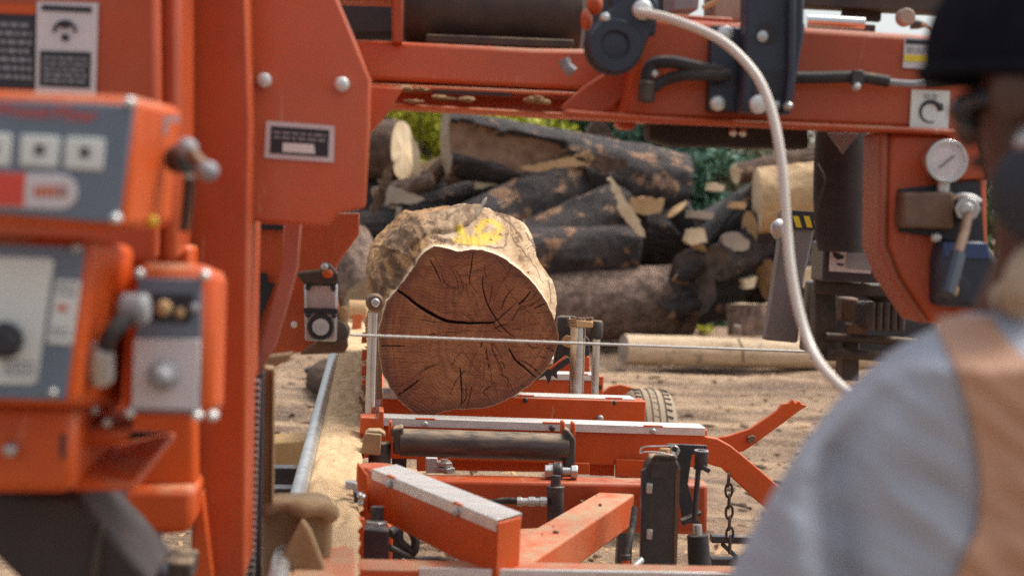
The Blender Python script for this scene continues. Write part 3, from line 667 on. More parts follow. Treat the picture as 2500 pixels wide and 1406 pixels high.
# ---- lower control box
lb = cbox('control_box', [(-160, 566), (232, 582), (176, 990), (-170, 985)], [(-90, 575), (330, 600), (300, 1000), (-100, 990)], 2.12, 2.42)
fp = plate('face_plate', 'greypanel', lb, [(-150, 592), (208, 602), (160, 978), (-150, 968)], 2.113, .004, .003)
wp = plate('dial_plate', 'white', fp, [(-150, 622), (122, 630), (132, 640), (90, 930), (80, 938), (-150, 936)], 2.110, .003, .002)
MB().lathe(P(12, 830, 2.108), FV, [(0, S(46, 2.1)), (.016, S(42, 2.1)), (.03, S(36, 2.1)), (.034, S(28, 2.1))], 30).build('dial_knob', 'ink', wp, .001)
st = plate('switch_strip', 'white', fp, [(136, 682), (198, 686), (176, 842), (112, 838)], 2.109, .003, .002)
MB().ell(P(152, 752, 2.1085), S(14, 2.1), .002, S(8, 2.1)).build('strip_mark', 'orange', st, 0)
textlines(140, 694, 186, 730, 2, 2.1082, 'inkgrey', st); textlines(126, 800, 170, 828, 2, 2.1082, 'inkgrey', st); textlines(10, 880, 84, 925, 3, 2.1082, 'inkgrey', wp)
for x, y in ((188, 606), (130, 958)): bolt(x, y, 2.11, 12, lb, 'zinc')
# lower housing
plate('lower_housing', 'orange', head, [(-160, 985), (172, 988), (186, 1010), (176, 1205), (-160, 1205)], 2.2, .34, .02)
MB().hexa(PL([(172, 1040), (330, 1050), (300, 1080), (178, 1100)], 2.3), PL([(180, 1000), (330, 1000), (330, 1050), (180, 1060)], 2.5)).build('housing_side', 'orange', head, .008)
MB().hexa(PL([(170, 1165), (330, 1180), (330, 1200), (170, 1200)], 2.28), PL([(290, 1080), (430, 1052), (430, 1072), (290, 1100)], 2.6)).build('housing_shelf', 'orange', head, .01)
bolt(28, 1096, 2.195, 18, head, 'zinc'); plate('slot', 'ink', head, [(148, 1060), (160, 1062), (158, 1120), (148, 1118)], 2.197, .006, 0)
for x, y in ((232, 1000), (262, 1030)): bolt(x, y, 2.28, 12, head, 'zinc')
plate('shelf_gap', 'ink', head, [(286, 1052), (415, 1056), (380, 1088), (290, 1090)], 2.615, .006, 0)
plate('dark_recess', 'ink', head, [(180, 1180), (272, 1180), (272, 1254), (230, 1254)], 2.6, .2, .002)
# ---- key switch box
kbx = cbox('switch_box', [(318, 640), (532, 646), (520, 1022), (300, 1016)], [(340, 650), (556, 656), (546, 1020), (320, 1010)], 2.27, 2.6, bev=.02)
kp_ = plate('face_plate', 'greypanel', kbx, [(334, 678), (494, 680), (488, 1010), (322, 1006)], 2.262, .004, .003)
wp = plate('label_plate', 'lilac', kp_, [(326, 826), (488, 828), (484, 1000), (320, 996)], 2.259, .003, .002)
MB().lathe(P(398, 916, 2.257), FV, [(0, S(36, 2.26)), (.014, S(34, 2.26)), (.018, S(24, 2.26)), (.03, S(20, 2.26)), (.033, S(12, 2.26))], 30).build('push_button', 'inkgrey', wp, .001)
sk = plate('socket_recess', 'ink', kp_, [(352, 718), (470, 716), (480, 752), (462, 790), (360, 784)], 2.258, .004, .003)
q = MB(); q.ell(P(400, 752, 2.252), S(20, 2.25), .008, S(20, 2.25)); q.ell(P(440, 764, 2.252), S(12, 2.25), .006, S(13, 2.25)); q.build('socket_contact', 'cuttan', sk, 0)
MB().ell(P(474, 752, 2.254), S(12, 2.25), .006, S(13, 2.25)).build('indicator', 'inkgrey', kp_, 0)
for x, y in ((340, 668), (500, 672), (318, 1006), (482, 1014), (520, 1014)): bolt(x, y, 2.262, 13, kbx)
MB().lathe(P(288, 752, 2.2), P(360, 756, 2.2)-P(288, 752, 2.2), [(0, .012), (.006, .018), (.03, .019), (.036, .015)], 20).build('cable_plug', 'inkgrey', kbx, .002)
cbl = rod('black_cable', 'rubber', head, [(330, 762, 2.2), (300, 785, 2.18), (270, 815, 2.17), (256, 850, 2.18), (246, 890, 2.2)], .0105)
MB().tube([P(250, 845, 2.18), P(240, 890, 2.19), P(252, 935, 2.2)], lambda t: .012+.006*math.sin(t*3.1), 12).build('cable_boot', 'zinc', cbl, 0)
# ---- foot guard lower left
plate('foot_guard', 'guard', head, [(-180, 1205), (188, 1205), (246, 1276), (300, 1330), (380, 1430), (60, 1430), (-20, 1350), (-180, 1300)], 2.42, .2, .01)
plate('guard_rib', 'darkiron', head, [(236, 1282), (252, 1284), (236, 1430), (212, 1430)], 2.41, .02, .003)
q = MB(); q.cyl(P(336, 1420, 2.9), P(332, 1312, 2.9), .013); q.cyl(P(384, 1420, 2.9), P(386, 1300, 2.9), .006); q.ell(P(378, 1390, 2.9), .02, .02, .02); q.build('hose_bundle', 'slate', head, 0)
plate('rear_block', 'darkiron', head, [(400, 1372), (470, 1372), (466, 1430), (396, 1430)], 2.95, .1, .005)
P, S = P_far, S_far
# control arm carrying the boxes back to the mast
MB().bar(P(120, 700, 2.2), P(200, 700, 2.7), .12, .12).build('control_arm', 'red', head, .006)
# ---- chain strip and dusty bracket right of the mast
cs = plate('chain_guide', 'black', head, [(610, 930), (644, 905), (636, 1420), (592, 1420)], 3.0, .03, .003)
q = MB()
for i in range(30):
    y = 930+i*16.5; x = 626-.03*(y-930); q.cyl(P(x-7, y, 2.985), P(x+7, y, 2.985), .0035, n=8)
    q.bar(P(x-9, y-6, 2.988), P(x-9, y+8, 2.988), .002, .006, AX); q.bar(P(x+9, y-6, 2.988), P(x+9, y+8, 2.988), .002, .006, AX)
q.build('lift_chain', 'zinc', cs, 0)
plate('dusty_angle', 'dustcake', head, [(642, 896), (668, 900), (664, 1232), (640, 1232)], 3.08, .06, .004)
plate('dusty_flange', 'dustwood', head, [(664, 900), (671, 900), (667, 1232), (661, 1232)], 3.06, .03, .002)
# carriage foot covered in sawdust
ft = [(640, 1238), (668, 1228), (770, 1226), (806, 1236), (812, 1262), (802, 1430), (640, 1430)]
plate('carriage_foot', 'dustcake', head, ft, 3.12, .12, .012)
MB().hexa(PL([(738, 1264), (760, 1300), (808, 1430), (650, 1430)], 3.02), PL([(740, 1258), (764, 1290), (812, 1430), (646, 1430)], 3.13)).build('foot_gusset', 'dustwood', head, .006)
MB().tube([P(642, 1240, 3.1), P(690, 1233, 3.09), P(740, 1244, 3.09), P(795, 1246, 3.1), P(812, 1262, 3.12)], lambda t: .016+.004*math.sin(t*17), 12).build('sawdust_rim', 'dustwood', head, 0)
# ---- data plate cover
cv = plate('blade_cover', 'redhead', head, [(596, -160), (770, -160), (822, -10), (868, 100), (906, 196), (904, 300), (892, 508), (826, 520), (804, 548), (778, 552), (568, 536), (580, 300)], 2.9, .055, .006)
plate('cover_lip', 'red', head, [(580, -160), (597, -160), (582, 300), (569, 538), (556, 532), (568, 300)], 2.91, .2, .003)
for x, y in ((645, 197), (834, 207)): bolt(x, y, 2.895, 19, cv)
lb2 = plate('data_plate', 'lilac', cv, [(650, 295), (817, 308), (815, 397), (645, 386)], 2.896, .002, 0)
plate('data_field', 'ink', lb2, [(662, 308), (804, 318), (801, 384), (659, 374)], 2.8945, .001, 0)
plate('data_window', 'white', lb2, [(690, 349), (766, 353), (770, 376), (690, 371)], 2.893, .001, 0)
textlines(668, 320, 796, 344, 2, 2.893, 'inkgrey', lb2, slope=.07)
# ---- behind the cover: dark inner plate, slots, pale bar, guide block
plate('inner_plate', 'redhead', head, [(608, 520), (878, 520), (876, 574), (822, 648), (818, 700), (848, 850), (720, 862), (612, 940), (612, 700)], 3.74, .04, .004)
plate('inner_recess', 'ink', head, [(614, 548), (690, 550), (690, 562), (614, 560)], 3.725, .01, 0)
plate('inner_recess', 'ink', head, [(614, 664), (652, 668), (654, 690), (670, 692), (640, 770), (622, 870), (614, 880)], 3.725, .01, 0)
MB().hexa(PL([(694, 546), (730, 548), (724, 654), (690, 650)], 3.1), PL([(694, 546), (730, 548), (724, 654), (690, 650)], 3.12)).build('pale_strap', 'lilac', head, .003)
pb = MB(); pts_l = [(696, 540), (690, 640), (676, 700), (640, 830), (606, 935)]; pts_r = [(736, 542), (728, 652), (712, 712), (676, 838), (622, 935)]
pb.prism(PL(pts_l+pts_r[::-1], 3.08), AX*.014); pb.build('bent_strap', simple('faded_pink_paint', (.42, .17, .12), (.36, .12, .08), 8, .55, dust=.4), head, .003)
plate('dust_scraper', 'dustcake', head, [(640, 872), (716, 862), (702, 884), (640, 900), (612, 940)], 3.2, .05, .004)
gb = plate('guide_block', 'zinc', head, [(742, 692), (824, 694), (822, 834), (744, 832)], 3.62, .06, .005)
MB().lathe(P(783, 798, 3.617), FV, [(0, S(33, 3.6)), (.012, S(32, 3.6)), (.012, S(24, 3.6)), (.004, S(23, 3.6))], 30).build('ring', 'ink', gb, 0)
MB().cyl(P(783, 798, 3.62), P(783, 798, 3.604), S(21, 3.6), n=28).build('roller_face', 'zinc', gb, .001)
for x, y in ((752, 702), (814, 704), (752, 768), (816, 770)): bolt(x, y, 3.615, 7, gb, 'ink')
MB().bar(P(742, 758, 3.61), P(824, 760, 3.61), .004, .012).build('guide_slot', 'ink', gb, 0)
plate('guide_top', 'darkiron', head, [(722, 668), (746, 662), (782, 660), (786, 640), (806, 646), (826, 670), (826, 694), (742, 694)], 3.6, .06, .005)
MB().ell(P(800, 668, 3.58), .012, .01, .01).build('red_cap', 'orange', head, 0); bolt(792, 652, 3.58, 9, head, 'zinc'); bolt(718, 792, 3.62, 8, head, 'white')
MB().lathe(P(820, 806, 3.70), FV, [(0, S(32, 3.6)), (.02, S(36, 3.6)), (.06, S(32, 3.6)), (.07, S(12, 3.6))], 30).build('guide_wheel', 'darkiron', head, .002)
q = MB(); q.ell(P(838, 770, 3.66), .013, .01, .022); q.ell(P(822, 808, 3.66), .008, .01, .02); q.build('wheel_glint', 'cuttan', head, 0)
plate('guide_foot', 'brownsteel', head, [(770, 836), (846, 810), (850, 846), (842, 862), (730, 866)], 3.68, .05, .004)
# ---- blade
MAT['bladesteel'] = simple('dull_blade_steel', (.50, .46, .40), (.42, .38, .33), 20, .5, .2)
ba, bb = P(856, 819, 3.86), P(1975, 860, 4.05)
bdir = (bb-ba).normalized(); bn = Vector((-bdir.y, bdir.x, 0)).normalized()
tt = []
L = (bb-ba).length; n = int(L/.022)
for i in range(n):
    a = i*L/n; tt += [(a, .032), (a+.007, .040), (a+.012, .033)]
pts = [ba+bdir*a+bn*b for a, b in tt]+[bb+bn*.03, bb, ba]
MB().prism([p+ZZ*.002 for p in pts], -ZZ*.004).build('saw_blade', 'bladesteel', head, 0, smooth=False)
# ---- cross beam
plate('cross_beam', 'red', head, [(1558, 42), (1700, 49), (2300, 88), (2420, 96), (2430, 330), (2330, 326), (2210, 316), (1600, 292), (1520, 285), (1548, 170)], 3.12, .22, .012)
plate('beam_flange', 'red', head, [(1380, 268), (1600, 284), (2210, 310), (2335, 316), (2335, 330), (2210, 325), (1600, 299), (1380, 284)], 3.10, .06, .005)
plate('recessed_beam', 'redhead', head, [(860, 96), (1300, 118), (1560, 122), (1560, 232), (1440, 222), (900, 196)], 3.34, .2, .01)
plate('beam_lower_web', 'redhead', head, [(896, 200), (1560, 236), (1560, 290), (1100, 266), (965, 260), (905, 320)], 3.42, .03, .004)
plate('beam_ledge', 'orange_dusty', head, [(900, 203), (1440, 227), (1440, 238), (900, 214)], 3.30, .12, .003)
plate('lower_ledge', 'orange_dusty', head, [(960, 252), (1100, 260), (1560, 286), (1560, 294), (1100, 270), (955, 262)], 3.28, .12, .003)
def lump(p, rx, ry, rz, sd):
    q = MB(); q.ell(p, rx, ry, rz, n=22, m=14)
    q.v = [p+(v-p)*(1+.7*noise.fractal((v-p)*(1.1/max(rx, .01))+Vector((sd, sd*2, 0)), 1, 2, 4)) for v in q.v]
    return q.build('sawdust_clump', 'dustwood', head, 0)
for i_, (x, y, rx, rz, d) in enumerate(((990, 216, 20, 7, 3.29), (1030, 218, 14, 5, 3.29), (1080, 240, 34, 5, 3.30), (1140, 244, 16, 6, 3.28), (1308, 246, 26, 9, 3.28), (1330, 249, 14, 6, 3.27), (1010, 248, 26, 4, 3.27))):
    lump(P(x, y, d), S(rx, d), .02, S(rz, d), i_*3.3)
plate('slot', 'ink', head, [(1062, 220), (1250, 229), (1250, 236), (1062, 228)], 3.295, .005, 0)
plate('corner_gusset', 'redhead', head, [(904, 210), (985, 215), (940, 285), (906, 325)], 3.2, .03, .003)
plate('diagonal_strut', 'red', head, [(1372, 262), (1430, 208), (1520, 150), (1562, 175), (1545, 215), (1500, 262), (1452, 276)], 3.2, .05, .005)
plate('hanging_tab', 'red', head, [(1508, 288), (1552, 290), (1552, 312), (1545, 316), (1520, 316), (1508, 306)], 3.2, .06, .004)
# dark engine compartment and drum behind the beam
plate('engine_shroud', 'black', head, [(700, -160), (1640, -160), (1640, 60), (1470, 110), (1000, 100), (760, 100)], 3.62, .25, .02)
dr0, dr1 = P(990, 20, 3.5), P(1440, 44, 3.5)
MB().lathe(dr0, dr1-dr0, [(0, .04), (.006, .085), (.05, .092), (.1, .088), (.28, .088), (.31, .092), (.375, .088), (.385, .05)], 40).build('engine_drum', 'darkiron', head, .002)
MB().bar(P(1040, 96, 3.4), P(1400, 110, 3.4), .03, .018).build('drum_rail', 'darkiron', head, .003)
plate('red_upright', 'red', head, [(955, -60), (986, -60), (983, 106), (958, 104)], 3.3, .05, .004)
plate('top_ledge', 'red', head, [(820, -20), (960, -14), (960, 4), (826, 0)], 3.3, .1, .003)
q = MB(); q.ell(P(1452, 10, 3.2), .016, .02, .022); q.ell(P(1432, 48, 3.2), .012, .02, .022); q.build('red_lever', 'redhead', head, 0)
MB().tube([P(1375, 146, 3.2), P(1385, 165, 3.2), P(1400, 178, 3.2)], .012, 10).build('grey_fitting', 'inkgrey', head, 0)
# belt arm, pulley disc
def hullcircs(c1, r1, c2, r2, n=20):
    d = math.atan2(c2[1]-c1[1], c2[0]-c1[0]); L = math.hypot(c2[0]-c1[0], c2[1]-c1[1]); k = math.acos((r1-r2)/L)
    return [(c1[0]+r1*math.cos(d+k+(2*math.pi-2*k)*i/n), c1[1]+r1*math.sin(d+k+(2*math.pi-2*k)*i/n)) for i in range(n+1)]+[(c2[0]+r2*math.cos(d-k+2*k*i/n), c2[1]+r2*math.sin(d-k+2*k*i/n)) for i in range(n+1)]
pa = plate('belt_arm', 'slate', head, hullcircs((1500, 112), 72, (1562, 20), 46)[:], 3.02, .03, .006)
plate('arm_stem', 'slate', head, [(1452, -160), (1600, -160), (1608, 30), (1600, 90), (1500, 60)], 3.03, .02, .005)
MB().lathe(P(1500, 112, 3.02), FV, [(0, S(66, 3)), (.012, S(63, 3)), (.012, S(36, 3)), (.004, S(33, 3)), (.006, S(12, 3))], 40).build('pulley_disc', 'slate', pa, .001)
bolt(1568, 25, 3.015, 25, pa); bolt(1477, 44, 3.015, 12, pa)
# brackets on the beam
bk = plate('bolt_bracket', 'slate', head, [(1738, 62), (1816, 68), (1808, 274), (1728, 270)], 3.09, .03, .004)
bolt(1770, 84, 3.085, 20, bk); bolt(1752, 253, 3.085, 19, bk); plate('bracket_slot', 'ink', bk, [(1798, 70), (1812, 72), (1804, 272), (1790, 270)], 3.086, .004, 0)
b2_ = MB()
hull = [(1826, -160), (1966, -160), (1964, 90), (1950, 170), (1932, 280), (1808, 274), (1822, 60)]
bk2 = plate('carrier_bracket', 'slate', head, hull, 3.03, .06, .006)
MB().cyl(P(1872, 82, 3.032), P(1872, 82, 3.026), S(26, 3.03), n=28).build('hole', 'ink', bk2, 0); bolt(1862, 90, 3.025, 14, bk2, 'zinc', out=.004)
plate('bracket_step', 'ink', bk2, [(1842, 172), (1922, 176), (1910, 236), (1836, 234)], 3.027, .005, 0)
plate('bracket_edge', 'slate', bk2, [(1930, -160), (1945, -160), (1942, 180), (1928, 280), (1914, 280), (1926, 180)], 3.0, .03, .003)
bolt(1852, 255, 3.02, 23, bk2); bolt(1894, 258, 3.022, 12, bk2, 'zinc'); bolt(1924, 260, 2.995, 10, bk2, 'zinc')
plate('bracket_wing', 'slate', bk2, [(1944, 40), (1966, 60), (1964, 90), (1942, 180)], 3.05, .02, .002)
# cables on the beam
rod('black_cable', 'rubber', head, [(1760, 176, 3.07), (1690, 162, 3.06), (1640, 152, 3.06), (1596, 156, 3.07), (1582, 176, 3.07), (1578, 205, 3.07), (1577, 240, 3.07)], .0125)
rod('black_cable', 'rubber', head, [(1780, 184, 3.07), (1720, 184, 3.06), (1670, 184, 3.06), (1624, 196, 3.07), (1594, 214, 3.07)], .0115)
MB().cyl(P(1580, 200, 3.06), P(1577, 250, 3.06), .016).build('cable_end', 'darkiron', head, .003)
bolt(1596, 181, 3.07, 10, head)
cbl = rod('black_cable', 'rubber', head, [(1936, 190, 3.08), (2000, 190, 3.08), (2060, 188, 3.08), (2090, 188, 3.08), (2130, 193, 3.08), (2170, 200, 3.08)], .0115)
MB().bar(P(2078, 190, 3.07), P(2106, 192, 3.07), .02, .028).build('cable_clip', 'black', cbl, .002); bolt(2090, 212, 3.07, 10, head)
rod('thin_cable', 'inkgrey', head, [(2165, 200, 3.08), (2220, 205, 3.08), (2270, 203, 3.08), (2330, 198, 3.08)], .0065)
rod('cable_sleeve', 'rubber', head, [(2262, 202, 3.075), (2330, 196, 3.075)], .011, sub=1)
# white water hose
rod('water_hose', 'hose', head, [(1560, 30, 3.0), (1612, 40, 2.98), (1660, 55, 2.96), (1715, 76, 2.94), (1770, 106, 2.92), (1820, 152, 2.9), (1858, 205, 2.88), (1886, 280, 2.86), (1904, 370, 2.84), (1914, 460, 2.83), (1921, 560, 2.82), (1931, 660, 2.8), (1948, 750, 2.78), (1972, 830, 2.75), (2004, 890, 2.7), (2060, 950, 2.64), (2130, 1000, 2.6)], .0086, 14, 6)
# stickers and gauge on the right
s3 = sticker('caution_sticker', [(2209, 92), (2330, 98), (2330, 172), (2204, 166)], 3.112, 'lilac', head)
sticker('sticker_header', [(2212, 96), (2330, 102), (2330, 112), (2212, 108)], 3.1105, 'ink', s3); sticker('sticker_stripe', [(2208, 134), (2330, 138), (2330, 154), (2207, 150)], 3.1105, 'yellow', s3)
textlines(2214, 116, 2320, 132, 2, 3.1095, 'inkgrey', s3)
s4 = sticker('arrow_sticker', [(2226, 219), (2319, 223), (2315, 318), (2221, 312)], 3.112, 'white', head)
q = MB(); c = (2272, 274)
arcp = [(c[0]+25*math.cos(math.radians(t)), c[1]+25*math.sin(math.radians(t))) for t in range(-15, -300, -12)]
q.tube([P(x, y, 3.1105) for x, y in arcp], lambda t: S(6.5*(1-t*.8), 3.11), 8, 1); q.prism(PL([(2286, 258), (2302, 252), (2304, 270), (2290, 272)], 3.1105), AX*.001)
q.build('curved_arrow', 'ink', s4, 0); textlines(2256, 231, 2290, 244, 2, 3.1095, 'inkgrey', s4)
# right hand housing
plate('right_housing', 'red', head, [(2168, 322), (2392, 326), (2412, 440), (2420, 800), (2268, 790), (2194, 676), (2164, 600)], 3.13, .13, .012)
plate('bright_cheek', 'red', head, [(2312, 322), (2384, 330), (2408, 436), (2330, 440)], 3.11, .03, .004)
rt = [(2150, 322), (2172, 323), (2167, 600), (2196, 675), (2270, 788), (2248, 790), (2176, 682), (2145, 604)]
plate('housing_edge', simple('brown_red_paint', (.36, .09, .045), (.30, .075, .04), 4, .5, dust=.5), head, rt, 3.125, .115, .014)
gx_ = P(2310, 394, 3.08)
ga = MB().lathe(gx_+AX*.05, FV, [(0, S(40, 3.08)), (.02, S(50, 3.08)), (.05, S(54, 3.08)), (.056, S(52, 3.08)), (.056, S(44, 3.08)), (.05, S(43, 3.08))], 40).build('pressure_gauge', 'chrome', head, .0008)
MB().cyl(gx_-AX*.0005+AX*.002, gx_-AX*.003, S(43.5, 3.08), n=40).build('dial_face', 'lilac', ga, 0)
nd = MB(); nd.bar(P(2292, 410, 3.075), P(2330, 380, 3.075), .0015, .004, AX); nd.build('needle', 'ink', ga, 0)
q = MB()
for k in range(20):
    t = math.radians(130+k*14); q.bar(P(2310+34*math.cos(t), 394+34*math.sin(t), 3.0755), P(2310+39*math.cos(t), 394+39*math.sin(t), 3.0755), .0008, .002, AX)
q.build('dial_mark', 'inkgrey', ga, 0)
MB().cyl(P(2302, 470, 3.1), P(2304, 440, 3.1), .012).build('gauge_stem', 'zinc', ga, .001)
vb = plate('valve_block', 'brownsteel', head, [(2208, 470), (2332, 468), (2330, 560), (2204, 556)], 3.08, .1, .006)
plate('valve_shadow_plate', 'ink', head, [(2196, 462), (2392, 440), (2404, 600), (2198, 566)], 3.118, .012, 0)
q = MB(); q.cyl(P(2362, 510, 3.12), P(2362, 510, 3.04), S(30, 3.1), n=8); q.cyl(P(2362, 510, 3.04), P(2362, 510, 3.02), S(14, 3.1), n=16); q.build('valve_spool', 'zinc', vb, .002)
q = MB(); q.tube([P(2332, 482, 3.06), P(2350, 478, 3.05), P(2375, 482, 3.05), P(2392, 494, 3.05)], .006, 8); q.build('valve_yoke', 'zinc', vb, 0)
lv = rod('valve_lever', 'brownsteel', vb, [(2366, 516, 3.03), (2354, 570, 3.0), (2336, 626, 2.97)], .0095, sub=1)
rod('lever_grip', 'slate', lv, [(2338, 620, 2.968), (2326, 668, 2.95), (2312, 720, 2.93)], .0145, sub=1)
bolt(2284, 580, 3.11, 12, head, 'boltw')
mt = plate('motor_box', 'slate', head, [(2302, 588), (2412, 590), (2440, 640), (2440, 756), (2290, 748), (2290, 640)], 3.08, .16, .012)
MB().lathe(P(2332, 706, 3.075), FV, [(0, S(36, 3.07)), (.01, S(34, 3.07)), (.012, S(12, 3.07))], 28).build('motor_hub', 'ink', mt, .001)
MB().ell(P(2330, 708, 3.055), .008, .006, .012).build('hub_mark', 'cuttan', mt, 0)
plate('motor_band', simple('blue_plastic', (.03, .06, .16), (.025, .05, .13), 6, .4), mt, [(2304, 592), (2412, 594), (2416, 632), (2304, 628)], 3.076, .004, .001)
# bag, rubber bar, blade guide arm, warning label on the far side
plate('rubber_bar', 'rubber', head, [(1586, 296), (1974, 312), (1976, 364), (1640, 356), (1586, 340)], 3.25, .08, .006)
for x, y in ((1788, 323), (1812, 324)): bolt(x, y, 3.245, 12, head, 'chrome')
bg_ = MB(); prof = [(322, 1992, 2118), (400, 1986, 2120), (480, 1984, 2118), (560, 1988, 2116), (615, 1996, 2120)]
bgv = []; nb_ = 22
for (y, xl, xr) in prof:
    cxx = (xl+xr)/2; c = P(cxx, y, 3.5)
    for k in range(nb_):
        a = 2*math.pi*k/nb_; r = S((xr-xl)/2, 3.5)*(1+.06*noise.noise(Vector((k*.9, y*.02, 0))))
        bgv.append(c+MR*r*math.cos(a)+AX*r*.7*math.sin(a))
bg_.add(bgv, [(j*nb_+k, j*nb_+(k+1) % nb_, (j+1)*nb_+(k+1) % nb_, (j+1)*nb_+k) for j in range(4) for k in range(nb_)]+[tuple(range(nb_-1, -1, -1)), tuple(range(4*nb_, 5*nb_))])
bag = bg_.build('dust_bag', 'rubber', head, 0)
plate('bag_patch', 'inkgrey', bag, [(2020, 324), (2098, 326), (2076, 352), (2058, 376), (2044, 356)], 3.385, .006, .001)
rod('bag_seam', 'darkiron', bag, [(1994, 400, 3.4), (2012, 440, 3.39), (1996, 500, 3.4), (1984, 540, 3.4)], .003)
kb2 = plate('rear_guard', 'black', head, [(2012, 590), (2150, 596), (2150, 692), (2008, 688)], 3.55, .1, .005)
s5 = sticker('danger_sticker', [(2028, 594), (2130, 600), (2126, 668), (2024, 662)], 3.543, 'lilac', head)
sticker('sticker_header', [(2070, 604), (2130, 608), (2130, 618), (2070, 614)], 3.5415, 'inkred', s5); sticker('sticker_block', [(2069, 616), (2130, 620), (2128, 660), (2066, 655)], 3.5415, 'inkgrey', s5)
q = MB()
for pts in ([(2032, 614), (2050, 620), (2062, 626), (2058, 632), (2044, 634), (2036, 628)], [(2042, 642), (2062, 644), (2058, 650), (2046, 648)]): q.prism(PL(pts, 3.5415), AX*.001)
q.build('sticker_symbol', 'ink', s5, 0)
# machine frame, rods and engine parts under it
q = MB(); q.bar(P(1985, 700, 3.62), P(2240, 716, 3.62), .03, .028); q.bar(P(2010, 688, 3.7), P(2010, 880, 3.7), .05, .05, AX)
q.build('lower_frame', 'darkiron', head, .004)
plate('shade_backing', 'black', head, [(1992, 690), (2290, 700), (2290, 872), (1976, 862)], 3.86, .1, .005)  # black backing plate, widened to stand in for deep shade behind these parts
plate('grey_can', 'brownsteel', head, [(2056, 726), (2098, 728), (2098, 786), (2054, 784)], 3.72, .05, .006)
q = MB(); q.cyl(P(2020, 808, 3.7), P(2018, 786, 3.7), .009, n=8); q.cyl(P(2020, 786, 3.7), P(2020, 776, 3.7), .014, n=6); q.build('bolt_stud', 'zinc', head, .001)
plate('winch_block', 'darkiron', head, [(2120, 740), (2220, 744), (2210, 810), (2116, 806)], 3.6, .1, .008)
q = MB()
for k in range(5): q.cyl(P(2130+k*18, 738, 3.58), P(2128+k*18, 806, 3.58), .008, n=8)
q.build('winch_fin', 'darkiron', head, 0)
for (x0, y0, x1, y1, r) in ((2016, 822, 2240, 836, .01), (2020, 860, 2240, 876, .012), (2100, 700, 2180, 742, .016)):
    MB().cyl(P(x0, y0, 3.66), P(x1, y1, 3.66), r, n=12).build('cross_rod', 'darkiron', head, 0)
plate('rusty_bracket', 'brownsteel', head, [(2074, 790), (2120, 794), (2118, 824), (2066, 820)], 3.66, .04, .004)
plate('frame_post', 'darkiron', head, [(2060, 820), (2100, 822), (2098, 930), (2056, 930)], 3.7, .06, .004)
# movable blade guide arm
ga_ = plate('guide_arm', 'greyiron', head, [(1908, 514), (1998, 520), (1990, 560), (1962, 690), (1948, 838), (1868, 830), (1884, 740), (1904, 600)], 3.92, .045, .006)
plate('arm_cap', 'ink', ga_, [(1905, 512), (1998, 517), (1996, 562), (1902, 557)], 3.914, .006, .001)
for x in (1914, 1940, 1966, 1988):
    pts = [(x-4, 527), (x+10, 528), (x+18, 556), (x+4, 555)]
    if x == 1988: pts = [(1984, 530), (1995, 531), (1994, 557), (1990, 556)]
    plate('hazard_stripe', 'yellow', ga_, pts, 3.912, .003, 0)
MB().lathe(P(1896, 560, 3.9), MR*.5+FV, [(0, .02), (.01, .026), (.02, .022), (.03, .012)], 20).build('arm_knob', 'zinc', ga_, .001)
# bits above the beam, right of the pulley
plate('engine_base', 'inkgrey', head, [(1640, -160), (1720, -160), (1706, 26), (1640, 30)], 3.3, .1, .006)
plate('engine_post', 'cutgrey', head, [(1744, -160), (1828, -160), (1820, 52), (1740, 50)], 3.34, .1, .006)
plate('engine_tray', 'red', head, [(1630, 34), (1790, 44), (1788, 58), (1620, 48)], 3.16, .2, .004)
rod('control_rod', 'cuttan', head, [(1715, 20, 3.2), (1745, 6, 3.2), (1760, -10, 3.2)], .005, sub=1)
q = MB(); q.bar(P(1960, -4, 3.4), P(2320, 14, 3.4), .06, .04); q.bar(P(1975, 70, 3.4), P(2130, 78, 3.4), .06, .022); q.bar(P(2055, 30, 3.42), P(2150, 36, 3.42), .02, .032)
q.build('rail_frame', 'darkiron', head, .003)
MB().cyl(P(1970, 50, 3.3), P(2110, 58, 3.3), .012, n=16).build('chrome_bar', 'chrome', head, 0)
MB().lathe(P(2206, 45, 3.28), FV, [(0, S(22, 3.28)), (.02, S(22, 3.28)), (.024, S(18, 3.28))], 24).build('round_knob', 'cutgrey', head, .001)
MB().lathe(P(2225, 58, 3.28), P(2262, 62, 3.28)-P(2225, 58, 3.28), [(0, .012), (.015, .01), (.03, .004)], 12).build('cable_gland', 'black', head, 0)
rod('yellow_cable', 'cuttan', head, [(2244, 60, 3.28), (2265, 66, 3.26), (2282, 84, 3.22), (2290, 100, 3.2)], .0035)
plate('red_bracket', 'red', head, [(2225, 0), (2320, 6), (2320, 20), (2280, 26), (2225, 24)], 3.5, .1, .004)
plate('right_strip', 'cuttan', head, [(2416, 318), (2424, 318), (2440, 392), (2430, 396)], 3.05, .01, .001); plate('right_gap', 'black', head, [(2392, 318), (2418, 318), (2436, 420), (2412, 440)], 3.1, .05, .002)
